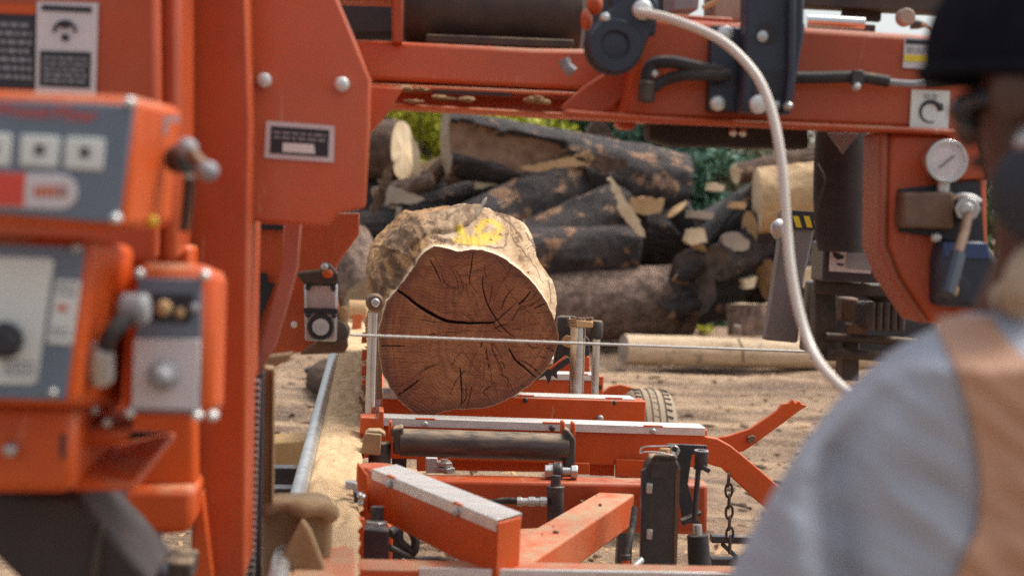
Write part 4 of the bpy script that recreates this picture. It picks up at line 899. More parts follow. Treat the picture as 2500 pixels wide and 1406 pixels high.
# ================================================================== MAIN LOG
C3 = lambda pts: [(860+x/2.511, 480+y/2.511) for x, y in pts]
face = C3([(165, 960), (180, 740), (215, 640), (275, 570), (330, 500), (380, 430), (405, 380), (450, 335), (500, 305), (560, 312), (640, 338), (700, 330), (780, 325), (860, 345), (940, 385), (1010, 440), (1080, 500), (1140, 570), (1190, 650), (1235, 740), (1262, 830), (1262, 900), (1240, 970), (1190, 1060), (1120, 1130), (1040, 1190), (960, 1240), (880, 1275), (760, 1300), (650, 1300), (560, 1320), (480, 1345), (400, 1340), (340, 1300), (280, 1240), (220, 1150), (180, 1060)])
sil = C3([(104, 590), (104, 500), (155, 405), (230, 300), (305, 232), (345, 165), (405, 118), (470, 138), (540, 128), (600, 112), (680, 92), (760, 84), (850, 90), (900, 118), (980, 140), (1050, 182), (1095, 250), (1140, 350), (1200, 450), (1236, 560), (1240, 690)])+[(1352, 790), (1346, 840), (1328, 885), (1290, 925), (1230, 955), (1150, 972), (1070, 976), (1000, 962), (950, 926), (918, 870), (903, 800), (900, 745)]
LC = (1140, 790)
def polar(pts, n):
    w = sorted((math.atan2(y-LC[1], x-LC[0]), math.hypot(x-LC[0], y-LC[1])) for x, y in pts)
    th = [a for a, _ in w]; rr = [b for _, b in w]
    g = np.linspace(-math.pi, math.pi, n, endpoint=False)
    return g, np.interp(g, [th[-1]-2*math.pi]+th+[th[0]+2*math.pi], [rr[-1]]+rr+[rr[0]])
NA = 512
g, rf = polar(face, NA); _, rs_ = polar(sil, NA)
DF, DS = 4.86, 5.16
g = [float(t) for t in g]; rf = [float(t) for t in rf]; rs_ = [float(t) for t in rs_]
rf = [r*(1+.010*noise.fractal(Vector((math.cos(t)*9, math.sin(t)*9, 2)), 1, 2, 4)) for t, r in zip(g, rf)]
faceP = [P(LC[0]+r*math.cos(t), LC[1]+r*math.sin(t), DF) for t, r in zip(g, rf)]
silP = [P(LC[0]+r*math.cos(t), LC[1]+r*math.sin(t), DS) for t, r in zip(g, rs_)]
cF, cS = P(*LC, DF), P(*LC, DS)
LL = 2.5; NL = 190
vs = []
yel = []; alo = []
def stroke(px, py, pts, w):
    best = 9
    for (x0, y0), (x1, y1) in zip(pts, pts[1:] or pts):
        dx, dy = x1-x0, y1-y0; t = max(0, min(1, ((px-x0)*dx+(py-y0)*dy)/(dx*dx+dy*dy+1e-9)))
        best = min(best, math.hypot(px-x0-t*dx, py-y0-t*dy)/w)
    return best
YS = [C3(p) for p in ([(655, 195), (690, 270), (760, 255)], [(640, 265), (720, 280), (900, 245)], [(800, 175), (770, 200), (790, 240), (860, 235), (905, 205)], [(800, 155), (860, 150), (905, 185)], [(690, 285), (800, 292), (880, 268)])]
YW = [9, 8, 7, 6, 5]
SC = [([(1013, 648), (1003, 607), (1015, 590), (1050, 568), (1100, 567), (1130, 558), (1160, 530), (1185, 495)], 3.2), ([(1055, 576), (1080, 586), (1106, 592)], 5), ([(1040, 552), (1088, 541), (1120, 520), (1150, 507)], 3),
 ([(960, 638), (976, 664), (968, 690)], 10), ([(932, 648), (942, 690), (930, 720)], 7), ([(985, 602), (1000, 620)], 7), ([(914, 690), (916, 712)], 8), ([(1216, 522), (1258, 556), (1275, 590)], 1.7), ([(1242, 570), (1232, 602)], 1.7),
 ([(1284, 568), (1310, 610), (1330, 644)], 1.8), ([(1000, 560), (1030, 545), (1060, 552)], 3.5), ([(955, 600), (990, 585), (1020, 566)], 3), ([(1120, 596), (1180, 600), (1230, 606)], 1.6), ([(1262, 596), (1300, 640), (1326, 690)], 1.2), ([(1196, 505), (1215, 520), (1240, 528)], 4), ([(940, 625), (958, 612)], 5), ([(1340, 690), (1346, 740)], 1.2)]
sca = []
BARKPOLY = [(1016, 640), (1006, 607), (1018, 592), (1050, 570), (1100, 569), (1130, 560), (1158, 532), (1196, 470), (1100, 430), (940, 470), (890, 600), (960, 612)]
def inpoly(x, y, poly):
    r = False
    for (x0, y0), (x1, y1) in zip(poly, poly[1:]+poly[:1]):
        if (y0 > y) != (y1 > y) and x < (x1-x0)*(y-y0)/(y1-y0)+x0: r = not r
    return r
brk = []
def proj(p):
    q = p-CAM; d = q.dot(FWD); return 1250+FPX*q.dot(RGT)/d, 703-FPX*q.dot(UPV)/d
for j in range(NL):
    u = j/(NL-1); t = .42*(u*2.2)**1.25 if u < .4545 else .42+(u-.4545)/(1-.4545)*(LL-.42)
    alo.append(t); k = min(1, t/.30); s = k*k*(3-2*k)*.55+k*.45
    for i in range(NA):
        sil0 = silP[i]-AX*.30; base = faceP[i].lerp(sil0, s)+AX*t; ctr = cF.lerp(cS-AX*.30, s)+AX*t
        dr = base-ctr; dr -= AX*dr.dot(AX); rl = dr.length; dr.normalize()
        th = g[i]; cx, sx = math.cos(th), math.sin(th)
        ln = noise.noise(Vector((cx*2.6, sx*2.6, t*1.3)))*.03*min(1, t/.4)
        fi = noise.fractal(Vector((cx*6, sx*6, t*2.6)), 1, 2, 5)*(.0052-.003*cx)*min(1, .15+t/.12)
        fi += noise.fractal(Vector((cx*20, sx*20, t*6)), 1, 2, 4)*.0013*min(1, t/.03)
        side = max(0, -cx)*max(0, min(1, t/.15)); fi += side*noise.fractal(Vector((cx*14, sx*14, t*9)), 1, 2, 4)*.007
        up = max(0, -sx)
        # ragged ridge of torn fibre along the top
        tp = noise.ridged_multi_fractal(Vector((th*3.3+t*1.6, t*2.1, 3)), 1, 2, 3, 1, 2)
        fi += up*min(1, t/.16)*max(0, tp-1.25)*.012
        low = max(0, sx)*.012*min(1, max(0, t-.05)/.2)
        p = base+dr*(ln+fi-low)
        if p.z < BZ+.004 and t > .12: p.z = BZ+.004
        vs.append(p)
        if t < .75 and p.z > 1.0:
            x, y = proj(p); jx, jy = 5*noise.noise(Vector((x*.06, y*.06, 0))), 5*noise.noise(Vector((x*.06, y*.06, 9)))
            q_ = min(stroke(x+jx, y+jy, a, b) for a, b in SC); sca.append(max(0, min(1, 1.7-q_)))
            inb = t < 1.2 and inpoly(x+jx, y+jy, BARKPOLY) and t > .05; brk.append(1.0 if inb else 0.0)
            if inb: p += dr*(.010+.006*noise.noise(Vector((x*.05, y*.05, 3))))
            vs[-1] = p
        else: sca.append(0); brk.append(0)
        if t < .6 and sx < 0:
            x, y = proj(p); m_ = min(stroke(x, y, a, b) for a, b in zip(YS, YW))
            yel.append(max(0, min(1, (1.6-m_)/1.2)))
        else: yel.append(0)
fs = [(j*NA+i, j*NA+(i+1) % NA, (j+1)*NA+(i+1) % NA, (j+1)*NA+i) for j in range(NL-1) for i in range(NA)]
fs.append(tuple(range((NL-1)*NA, NL*NA)))
rim = vs[:NA]
k = N('main_log_bark'); ge = k.n('NewGeometry'); at = k.n('Attribute', attribute_name='paint')
v = k.coord('Object', (1, .30, 1), (0, 0, -.0872)); v1 = k.coord('Object')
a = k.noise(v, 5, 9, .64, .8); b = k.noise(v, 26, 8, .7, .4); f = k.noise(v, 90, 6, .7); l = k.noise(v1, 2.6, 4, .55, .4)
c = k.mix(k.ramp(a, [(.36, 0.0), (.58, 1.0)]), (.66, .50, .33), (.44, .29, .165))
sx = k.n('SeparateXYZ'); k.l(ge.outputs['Position'], sx.inputs[0])
lf = k.ramp(k.mth('ADD', k.mth('MULTIPLY', k.mth('ADD', sx.outputs['X'], .20), -4.5), k.mth('MULTIPLY', l, .5)), [(.30, 0.0), (.62, 1.0)])
c = k.mix(k.mth('MULTIPLY', lf, .85), c, k.mix(k.ramp(b, [(.36, 0.0), (.6, 1.0)]), (.58, .31, .11), (.24, .11, .045)))
c = k.mix(k.ramp(b, [(.53, 0.0), (.66, .75)]), c, (.23, .13, .07))
c = k.mix(k.ramp(a, [(.575, 0.0), (.62, .85)]), c, (.15, .085, .05))
c = k.mix(k.ramp(f, [(.30, .65), (.42, 0.0)]), c, (.16, .085, .04))
g2 = k.noise(v1, 9, 5, .6, .5)
c = k.mix(k.ramp(g2, [(.70, 0.0), (.73, .9)]), c, (.06, .03, .02))
as_ = k.n('Attribute', attribute_name='scar')
ri = k.n('Attribute', attribute_name='along')
c = k.mix(k.ramp(k.mth('ADD', ri.outputs['Fac'], k.mth('MULTIPLY', a, .10)), [(.062, .85), (.10, 0.0)]), c, (.78, .64, .46))
c = k.mix(k.mth('MULTIPLY', as_.outputs['Fac'], k.ramp(b, [(.30, .95), (.72, .55)])), c, (.085, .042, .026))
ab_ = k.n('Attribute', attribute_name='bark')
c = k.mix(k.mth('MULTIPLY', ab_.outputs['Fac'], k.ramp(a, [(.30, .35), (.6, .9)])), c, k.mix(k.ramp(b, [(.35, 0.0), (.62, 1.0)]), (.44, .29, .17), (.15, .09, .058)))
yy = k.mth('MULTIPLY', at.outputs['Fac'], k.ramp(b, [(.30, 1.0), (.70, .35)]))
c = k.mix(yy, c, (.80, .52, .02)); k.base(c); k.set(.85, spec=.2); k.bump(k.mix(.5, b, f), 1.0, .01); MAT['logbark'] = k.m
lb_ = MB(); lb_.v = vs; lb_.f = fs
base = Vector((cF.x, cF.y, BZ))
log = lb_.build('sawlog', 'logbark', None, 0, base=base, ang=180)
at = log.data.attributes.new('paint', 'FLOAT', 'POINT'); at.data.foreach_set('value', yel)
at = log.data.attributes.new('bark', 'FLOAT', 'POINT'); at.data.foreach_set('value', brk)
at = log.data.attributes.new('scar', 'FLOAT', 'POINT'); at.data.foreach_set('value', sca)
at = log.data.attributes.new('along', 'FLOAT', 'POINT'); at.data.foreach_set('value', [x for x in alo for _ in range(NA)])
tag(log, 'big brown log with cracked dark cut face and yellow paint, on the sawmill bed', 'log')
# cut face
cr = [([(268, 568), (330, 610), (400, 665), (480, 715), (560, 755), (640, 770), (760, 775), (872, 772)], 7, 1), ([(475, 385), (510, 450), (545, 525)], 2.6, .9), ([(738, 328), (735, 400), (722, 470), (718, 540)], 2.6, .8),
 ([(800, 490), (800, 560), (830, 660), (880, 745), (940, 820), (992, 860)], 3.2, .75), ([(1092, 583), (1050, 635), (1018, 662)], 3.2, .9), ([(1192, 650), (1118, 686)], 2.6, .8),
 ([(960, 930), (1000, 1000), (1060, 1050), (1122, 1107)], 4.2, .95), ([(405, 1125), (340, 1180), (285, 1215)], 3.6, .9), ([(660, 1050), (668, 1130), (670, 1200), (670, 1297)], 3.4, .9),
 ([(172, 914), (322, 916)], 3, .8), ([(600, 430), (640, 510), (656, 605)], 2, .5), ([(930, 530), (980, 610), (1060, 690), (1192, 832)], 1.8, .45), ([(1178, 918), (1243, 952)], 2.4, .7),
 ([(640, 900), (740, 1030), (852, 1162)], 2, .35), ([(330, 930), (450, 890), (570, 850)], 1.8, .35), ([(880, 745), (870, 790), (910, 830)], 3, .5), ([(330, 1130), (440, 1060), (560, 1000)], 1.5, .3), ([(700, 980), (810, 1140), (900, 1200)], 1.5, .3), ([(480, 330), (520, 400)], 1.6, .4), ([(880, 370), (930, 430), (930, 440)], 2, .4)]
cr = [(C3(p), w_/2.511*1.4, dp) for p, w_, dp in cr]
rr_ = random.Random(4)
for _ in range(80):
    a_ = rr_.uniform(0, 6.283); r0_ = rr_.uniform(20, 150); r1_ = r0_+rr_.uniform(18, 80); cx_, cy_ = 1185, 810; da = rr_.gauss(0, .07)
    cr.append(([(cx_+r0_*math.cos(a_), cy_+r0_*math.sin(a_)), (cx_+(r0_+r1_)/2*math.cos(a_+da), cy_+(r0_+r1_)/2*math.sin(a_+da)), (cx_+r1_*math.cos(a_+da*.5), cy_+r1_*math.sin(a_+da*.5))], rr_.uniform(.8, 1.6), rr_.uniform(.25, .65)))
NR = 170
pv = []; cav = []; rad = []
CP = cF
for j in range(NR+1):
    s = (j/NR)**.8
    for i in range(NA):
        p = CP.lerp(rim[i], s); pv.append(p)
pa_ = np.array([tuple(p) for p in pv]); q = pa_-np.array(CAM); dd = q@np.array(FWD)
px = 1250+FPX*(q@np.array(RGT))/dd; py = 703-FPX*(q@np.array(UPV))/dd
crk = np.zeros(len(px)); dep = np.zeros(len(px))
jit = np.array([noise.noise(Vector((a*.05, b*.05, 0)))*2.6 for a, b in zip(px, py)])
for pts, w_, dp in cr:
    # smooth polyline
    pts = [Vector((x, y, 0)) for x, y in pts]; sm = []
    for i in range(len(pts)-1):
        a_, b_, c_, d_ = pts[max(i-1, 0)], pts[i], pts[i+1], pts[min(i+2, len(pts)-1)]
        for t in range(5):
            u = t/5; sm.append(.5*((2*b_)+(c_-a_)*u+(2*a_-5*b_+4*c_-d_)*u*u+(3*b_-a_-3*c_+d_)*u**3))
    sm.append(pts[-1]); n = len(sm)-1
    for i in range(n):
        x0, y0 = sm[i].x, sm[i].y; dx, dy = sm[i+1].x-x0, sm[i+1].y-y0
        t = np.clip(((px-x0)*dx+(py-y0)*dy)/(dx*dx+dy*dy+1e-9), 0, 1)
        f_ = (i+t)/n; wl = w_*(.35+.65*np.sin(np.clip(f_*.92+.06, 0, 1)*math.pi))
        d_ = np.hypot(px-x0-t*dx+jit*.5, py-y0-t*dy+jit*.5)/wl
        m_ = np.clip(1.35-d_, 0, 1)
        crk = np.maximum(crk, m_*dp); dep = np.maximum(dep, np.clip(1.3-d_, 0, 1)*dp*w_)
pa_ += np.outer(dep*.0035, np.array(AX))
pa_ += np.outer(np.array([noise.fractal(Vector((a*.03, b*.03, 4)), 1, 2, 4)*.0012 for a, b in zip(px, py)]), np.array(AX))
fs = [(j*NA+i, (j+1)*NA+i, (j+1)*NA+(i+1) % NA, j*NA+(i+1) % NA) for j in range(NR) for i in range(NA)]
fm = MB(); fm.v = [Vector(x) for x in pa_]; fm.f = fs
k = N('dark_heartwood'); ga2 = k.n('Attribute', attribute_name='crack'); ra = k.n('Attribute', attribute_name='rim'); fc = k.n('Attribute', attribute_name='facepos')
fv = fc.outputs['Vector']
def off(vec, o):
    x = k.n('VectorMath', operation='ADD'); k.l(vec, x.inputs[0]); x.inputs[1].default_value = o; return x.outputs[0]
wn = k.n('TexNoise'); wn.inputs['Scale'].default_value = 1.1; wn.inputs['Detail'].default_value = 4; k.l(fv, wn.inputs['Vector'])
mixv = k.n('Mix', data_type='VECTOR'); mixv.inputs[0].default_value = .38; k.l(fv, mixv.inputs[4]); k.l(wn.outputs['Color'], mixv.inputs[5])
le = k.n('VectorMath', operation='LENGTH'); k.l(off(mixv.outputs[1], (-.42, -.02, -.19)), le.inputs[0]); R_ = le.outputs['Value']
ring = k.n('TexNoise'); ring.noise_dimensions = '1D'; ring.inputs['Scale'].default_value = 34; ring.inputs['Detail'].default_value = 5; ring.inputs['Roughness'].default_value = .7; k.l(R_, ring.inputs['W'])
big = k.noise(fv, 1.7, 6, .6, .7); mid = k.noise(fv, 6, 8, .7, .6); fine = k.noise(fv, 60, 5, .7)
# rays: noise over angle about the pith
sp = k.n('SeparateXYZ'); k.l(off(fv, (-.15, 0, .10)), sp.inputs[0]); ang = k.mth('ARCTAN2', sp.outputs['Z'], sp.outputs['X'])
ry = k.n('TexNoise'); ry.noise_dimensions = '2D'; cbv = k.n('CombineXYZ'); k.l(k.mth('MULTIPLY', ang, 14), cbv.inputs[0]); k.l(k.mth('MULTIPLY', R_, 2.2), cbv.inputs[1]); k.l(cbv.outputs[0], ry.inputs['Vector']); ry.inputs['Scale'].default_value = 1.6; ry.inputs['Detail'].default_value = 6
c = k.mix(k.ramp(big, [(.36, 0.0), (.62, 1.0)]), (.25, .075, .042), (.42, .17, .07))
c = k.mix(k.ramp(ring.outputs['Fac'], [(.42, 0.0), (.62, .38)]), c, (.085, .030, .018))
c = k.mix(k.ramp(ry.outputs['Fac'], [(.52, 0.0), (.68, .3)]), c, (.28, .125, .05))
c = k.mix(k.ramp(ry.outputs['Fac'], [(.28, .35), (.42, 0.0)]), c, (.07, .026, .016))
c = k.mix(k.ramp(mid, [(.58, 0.0), (.72, .6)]), c, (.055, .024, .020))
c = k.mix(k.ramp(fine, [(.56, 0.0), (.68, .35)]), c, (.33, .165, .08))
rimd = k.ramp(ra.outputs['Fac'], [(.86, 0.0), (.95, .5), (.982, .35)]); sw = k.n('TexNoise'); sw.inputs['Scale'].default_value = 1; sw.inputs['Detail'].default_value = 5; mpp = k.n('Mapping'); k.l(fv, mpp.inputs[0]); mpp.inputs['Rotation'].default_value = (0, .62, 0); mpp.inputs['Scale'].default_value = (3, 1, 60); k.l(mpp.outputs[0], sw.inputs['Vector'])
c = k.mix(k.ramp(sw.outputs['Fac'], [(.52, 0.0), (.66, .35)]), c, (.36, .17, .085)); c = k.mix(k.ramp(sw.outputs['Fac'], [(.34, .4), (.46, 0.0)]), c, (.07, .028, .018))
c = k.mix(rimd, c, (.10, .042, .032))
c = k.mix(k.ramp(k.mth('ADD', ra.outputs['Fac'], k.mth('MULTIPLY', k.mth('SUBTRACT', mid, .5), .012)), [(.990, 0.0), (.996, 1.0)]), c, (.42, .30, .19))
c = k.mix(k.ramp(ga2.outputs['Fac'], [(.12, 0.0), (.55, .97)]), c, (.008, .005, .004))  # shade inside the cracks is put into the colour
k.base(c); k.set(.72, spec=.3)
wv = k.n('TexWave', wave_type='RINGS', rings_direction='SPHERICAL'); wv.inputs['Scale'].default_value = 9; wv.inputs['Distortion'].default_value = 2.5; wv.inputs['Detail'].default_value = 3; k.l(off(fv, (.8, 0, 1.4)), wv.inputs['Vector'])
k.bump(k.mix(.35, k.mix(.5, mid, fine), wv.outputs['Fac']), .55, .004)
MAT['heart'] = k.m
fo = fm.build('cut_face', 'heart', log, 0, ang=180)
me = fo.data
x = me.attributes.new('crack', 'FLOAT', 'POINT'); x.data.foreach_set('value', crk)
x = me.attributes.new('rim', 'FLOAT', 'POINT'); x.data.foreach_set('value', np.repeat((np.arange(NR+1)/NR)**.8, NA))
x = me.attributes.new('facepos', 'FLOAT_VECTOR', 'POINT'); fpv = np.stack([(px-LC[0])/220, np.zeros_like(px), -(py-LC[1])/220], 1).astype(np.float32); x.data.foreach_set('vector', fpv.ravel())
# torn splinters on the log
spl = MB()
for (pts, r) in (([(1108, 584, 5.0), (1140, 553, 5.05), (1168, 516, 5.1), (1188, 482, 5.13)], .013), ([(1092, 578, 5.04), (1122, 548, 5.1), (1150, 524, 5.14), (1184, 512, 5.16)], .010)):
    spl.tube([P(*p) for p in pts], lambda t, r=r: r*(1.05-t*.75)*(1+.25*math.sin(t*23)), 7, 5)
spl.build('splinter', 'cutgrey', log, 0)
# loose bark strands standing off the log where the bark was torn
rnd = random.Random(11); bs = MB()
va = np.array([tuple(p) for p in vs[:NA*70]]); q = va-np.array(CAM); dd = q@np.array(FWD)
vx = 1250+FPX*(q@np.array(RGT))/dd; vy = 703-FPX*(q@np.array(UPV))/dd
for (x, y, n, rx, ry_) in ((1000, 590, 26, 26, 16), (1078, 590, 34, 34, 9), (985, 640, 26, 14, 34), (1240, 560, 18, 30, 26), (1296, 600, 16, 12, 24), (1322, 640, 14, 8, 26), (1210, 535, 18, 30, 10), (1030, 545, 18, 30, 10), (940, 660, 16, 16, 40)):
    cand = np.nonzero((abs(vx-x) < rx) & (abs(vy-y) < ry_))[0]
    if not len(cand): continue
    for _ in range(n//2):
        i = int(rnd.choice(cand)); p = Vector(va[i]); j, ii = divmod(i, NA); nn = (p-(cF+AX*(p-cF).dot(AX))).normalized()
        dirn = (AX*rnd.gauss(0, 1)+MR*rnd.gauss(0, 1)+nn*rnd.uniform(-.1, .5)).normalized(); L = rnd.uniform(.008, .028)
        bs.tube([p-nn*.001, p+dirn*L*.4+nn*.002, p+dirn*L+nn*rnd.uniform(0, .006)], lambda t: .0011*(1.1-t), 5, 2)
bs.build('bark_strand', 'brownsteel', log, 0)['kind'] = 'stuff'

# flakes of torn bark lifting along the tears and the crown of the log
fl = MB(); sa = np.array(sca[:NA*90]); va2 = np.array([tuple(p) for p in vs[:NA*90]]); q = va2-np.array(CAM); dd = q@np.array(FWD); vy2 = 703-FPX*(q@np.array(UPV))/dd
cand = [int(i) for i in np.nonzero((sa > .45) & (vy2 < 720))[0]]; top = [j*NA+i for j in range(20, 90) for i in range(NA) if -2.7 < g[i] < -.5]
for k_ in range(120):
    i = rnd.choice(cand if k_ < 60 else top); p = vs[i]; nn = (p-(cF+AX*(p-cF).dot(AX))).normalized(); u = (AX*rnd.gauss(0, 1)+nn.cross(AX)*rnd.gauss(0, 1)).normalized(); L = rnd.uniform(.006, .018); W = rnd.uniform(.0015, .004); li = rnd.uniform(.02, .35)
    e_ = (u+nn*li).normalized(); s_ = u.cross(nn).normalized(); a_ = p-nn*.002; b_ = a_+e_*L*.6; c_ = a_+(e_+nn*rnd.uniform(-.3, .3)).normalized()*L
    fl.add([a_-s_*W, a_+s_*W, b_+s_*W*.9, c_+s_*W*.3, c_-s_*W*.4, b_-s_*W]+[x-nn*.0016 for x in (a_-s_*W, a_+s_*W, b_+s_*W*.9, c_+s_*W*.3, c_-s_*W*.4, b_-s_*W)], [(0, 1, 2, 5), (5, 2, 3, 4), (6, 11, 8, 7), (11, 10, 9, 8), (0, 6, 7, 1), (1, 7, 8, 2), (2, 8, 9, 3), (3, 9, 10, 4), (4, 10, 11, 5), (5, 11, 6, 0)])
MAT['flake'] = simple('torn_bark', (.52, .37, .23), (.36, .23, .13), 30, .9, bump=.3)
fl.build('bark_flake', 'flake', log, 0, smooth=False)['kind'] = 'stuff'
# ================================================================== GROUND
def gz(x, y):
    z = .05*noise.noise(Vector((x*.25, y*.3, 0)))
    z += .06*noise.fractal(Vector((x*.5, y*1.9, 3)), 1, 2, 5)
    if 7 < y < 24: z += .045*noise.ridged_multi_fractal(Vector((x*.35, y*1.15, 7)), 1, 2, 3, 1, 2)*1.2-.06
    z += .012*noise.fractal(Vector((x*4, y*5, 1)), 1, 2, 3)
    return z-.02
ys = list(map(float, np.concatenate([np.linspace(-30, 3, 30), np.linspace(3.2, 19, 330), np.linspace(19.3, 32, 60), np.linspace(34, 900, 50)])))
xs = list(map(float, np.concatenate([np.linspace(-700, -9, 30), np.linspace(-8.6, -3, 30), np.linspace(-2.95, 5, 200), np.linspace(5.2, 10, 30), np.linspace(11, 700, 30)])))
nx = len(xs)
gv = [(x, y, gz(x, y) if abs(x) < 60 and y < 80 else 0) for y in ys for x in xs]
gf = [(j*nx+i, j*nx+i+1, (j+1)*nx+i+1, (j+1)*nx+i) for j in range(len(ys)-1) for i in range(nx-1)]
gr = MB(); gr.v = [Vector(v) for v in gv]; gr.f = gf
gro = gr.build('ground', 'ground', None, 0, base=Vector((0, 0, 0)), ang=180); gro['kind'] = 'structure'; gro['label'] = 'tan muddy yard ground strewn with sawdust and straw'
# chips and clods strewn on the ground (uncountable)
rnd = random.Random(21); chp = MB()
for k in range(3000):
    y = rnd.uniform(6, 19); x = rnd.uniform(-.20*y, .26*y); s = rnd.uniform(.004, .013)*rnd.choice((1, 1, 1, 1.6))
    a = rnd.uniform(0, math.pi); u = Vector((math.cos(a), math.sin(a), rnd.gauss(0, .25))).normalized(); c = Vector((x, y, gz(x, y)+s*.2))
    chp.bar(c-u*s*2, c+u*s*2, s, s*.35)
co2 = chp.build('wood_chip', 'cuttan', None, 0, base=Vector((0, 0, 0)), smooth=False); tag(co2, 'pale wood chips scattered over the muddy yard', 'wood chips', kind='stuff')
chp = MB()
for k in range(900):
    y = rnd.uniform(6, 19); x = rnd.uniform(-.20*y, .26*y); s = rnd.uniform(.008, .03); c = Vector((x, y, gz(x, y)-s*.1))
    chp.ell(c, s*rnd.uniform(.8, 1.6), s, s*rnd.uniform(.4, .7), n=7, m=4)
co2 = chp.build('mud_clod', simple('brown_mud', (.17, .11, .07), (.24, .16, .105), 3, .95, bump=.4, bscale=30), None, 0, base=Vector((0, 0, 0))); tag(co2, 'brown mud clods and bark litter over the yard', 'mud clods', kind='stuff')
# bark strips and offcuts littering the yard (uncountable)
chp = MB()
for k in range(320):
    y = rnd.uniform(7.5, 17); x = rnd.uniform(-.20*y, .26*y); L = rnd.uniform(.03, .12); a = rnd.uniform(0, 3.14); u = Vector((math.cos(a), math.sin(a), rnd.gauss(0, .06))).normalized(); c = Vector((x, y, gz(x, y)+.004))
    chp.bar(c-u*L*.5, c+u*L*.5, rnd.uniform(.01, .04), .012)
co2 = chp.build('bark_litter', 'brownbark', None, 0, base=Vector((0, 0, 0)), smooth=False); tag(co2, 'brown strips of bark littering the muddy yard', 'bark litter', kind='stuff')
# ================================================================== LOG PILE
def make_log(p0, p1, ra, rb, mat, cut, label, seed, cat='log', tilt0=0, tilt1=0, flat=None, rough=.05, group='logs heaped behind the sawmill', name='pile_log', ends=(1, 1), bend=0, nseg=44, nr=56):
    p0, p1 = Vector(p0), Vector(p1); L = (p1-p0).length; ax = (p1-p0)/L
    side = ax.cross(ZZ); side = side.normalized() if side.length > 1e-3 else Vector((0, 1, 0)); up = side.cross(ax)
    vs = []; cl_ = []; so = Vector((seed*3.1, seed*1.7, seed*.9))
    for j in range(nseg+1):
        u = j/nseg; r = ra+(rb-ra)*u
        for i in range(nr):
            a = 2*math.pi*i/nr; c, s = math.cos(a), math.sin(a)
            rr = r*1.06*(1+rough*1.1*noise.noise(Vector((c*1.1, s*1.1, u*L*1.2))+so)+rough*1.3*noise.fractal(Vector((c*3, s*3, u*L*3))+so, 1, 2, 4)+rough*.5*noise.fractal(Vector((c*9, s*9, u*L*7))+so, .8, 2, 3))
            x = u*L; sh = (tilt0*(1-u)**3-tilt1*u**3)*s*r+ (tilt0*.0)
            o = Vector((x-L/2+sh, c*rr, s*rr+bend*math.sin(u*math.pi)))
            cl_.append(flat is not None and o.y > flat[0]*r and x+s*.25*L*.5 < L*.52 and s > -.42+.08*noise.noise(Vector((x*2, 3, 0))) and s < .58+.1*noise.noise(Vector((x*3, 0, 0))))
            if cl_[-1]: o.y = flat[0]*r+rough*.5*r*noise.noise(Vector((x*1.2, s*7, seed)))
            vs.append(o)
    M4 = Matrix((ax, side, up)).transposed().to_4x4(); mid = (p0+p1)/2; M4.translation = mid
    def mk(nm, vv, ff, mt, par):
        me = bpy.data.meshes.new(nm); me.from_pydata([tuple(v) for v in vv], [], ff); me.materials.append(MAT[mt])
        me.polygons.foreach_set('use_smooth', [True]*len(me.polygons)); o = bpy.data.objects.new(nm, me); COL.objects.link(o)
        if par is None: o.matrix_world = M4
        else: o.parent = par
        return o
    fs = [(j*nr+i, j*nr+(i+1) % nr, (j+1)*nr+(i+1) % nr, (j+1)*nr+i) for j in range(nseg) for i in range(nr)]
    o = mk(name, vs, fs, mat, None)
    if flat is not None:
        o.data.materials.append(MAT['splitbrown'])
        for pf in o.data.polygons:
            if sum(cl_[v] for v in pf.vertices) >= 3: pf.material_index = 1
    o['label'] = label; o['category'] = cat
    if group: o['group'] = group
    for e, on in enumerate(ends):
        rim = vs[:nr] if e == 0 else vs[-nr:]
        c = sum(rim, Vector())/nr; vv = [c]; ff = []
        for k in (1, 2, 3, 4):
            for i, p in enumerate(rim):
                q = c.lerp(p, k/4); q = q+Vector(((-1 if e == 0 else 1)*(.0 if k == 4 else .02*noise.noise(q*9+so)), 0, 0)); vv.append(q)
        for k in range(4):
            for i in range(nr):
                a, b = 1+k*nr+i, 1+k*nr+(i+1) % nr
                ff.append((0, a, b) if k == 0 else (a-nr, a, b, b-nr))
        if e == 0: ff = [f[::-1] for f in ff]
        mk('cut_end', vv, ff, cut, o)
    return o
def plog(x0, y0, d0, x1, y1, d1, w0, w1, mat, cut, label, seed, **kw):
    return make_log(P(x0, y0, d0), P(x1, y1, d1), S(w0, d0)/2, S(w1, d1)/2, mat, cut, label, seed, **kw)
plog(1090, 345, 16.6, 1655, 472, 17.2, 150, 185, 'charred_patchy', 'cutgrey', 'topmost long charred log of the heap with a split brown side', 1, tilt0=-.25, flat=(.5, 'y'), nseg=60)
plog(1130, 575, 16.2, 1450, 418, 17.0, 138, 140, 'charred_patchy', 'cuttan', 'charred log sloping up to the right with torn orange bark along its top', 2, tilt1=-.2)
plog(1230, 640, 16.0, 1530, 512, 16.6, 140, 142, 'charred_patchy', 'cutsoot', 'charred log with a bright pale slanted cut end in the middle of the heap', 3, tilt1=.25)
plog(1500, 545, 16.9, 1676, 590, 17.0, 150, 140, 'charred', 'cutpale', 'short thick charred log at the right end of the heap below a pale cut', 4)
plog(1230, 625, 15.8, 1545, 612, 16.2, 118, 118, 'charred', 'cutgrey', 'horizontal blue-black charred log directly above the bottom grey trunk', 5, tilt1=-.15)
plog(1270, 748, 15.9, 1688, 735, 16.2, 165, 168, 'greybark', 'cuttan', 'thick grey-brown trunk lying on the ground at the foot of the heap', 6, tilt1=-.12, rough=.03)
plog(850, 362, 17.2, 984, 370, 17.0, 138, 140, 'brownbark', 'cutpale', 'brown log at the upper left of the heap with a pale oval end', 7, tilt1=.1)
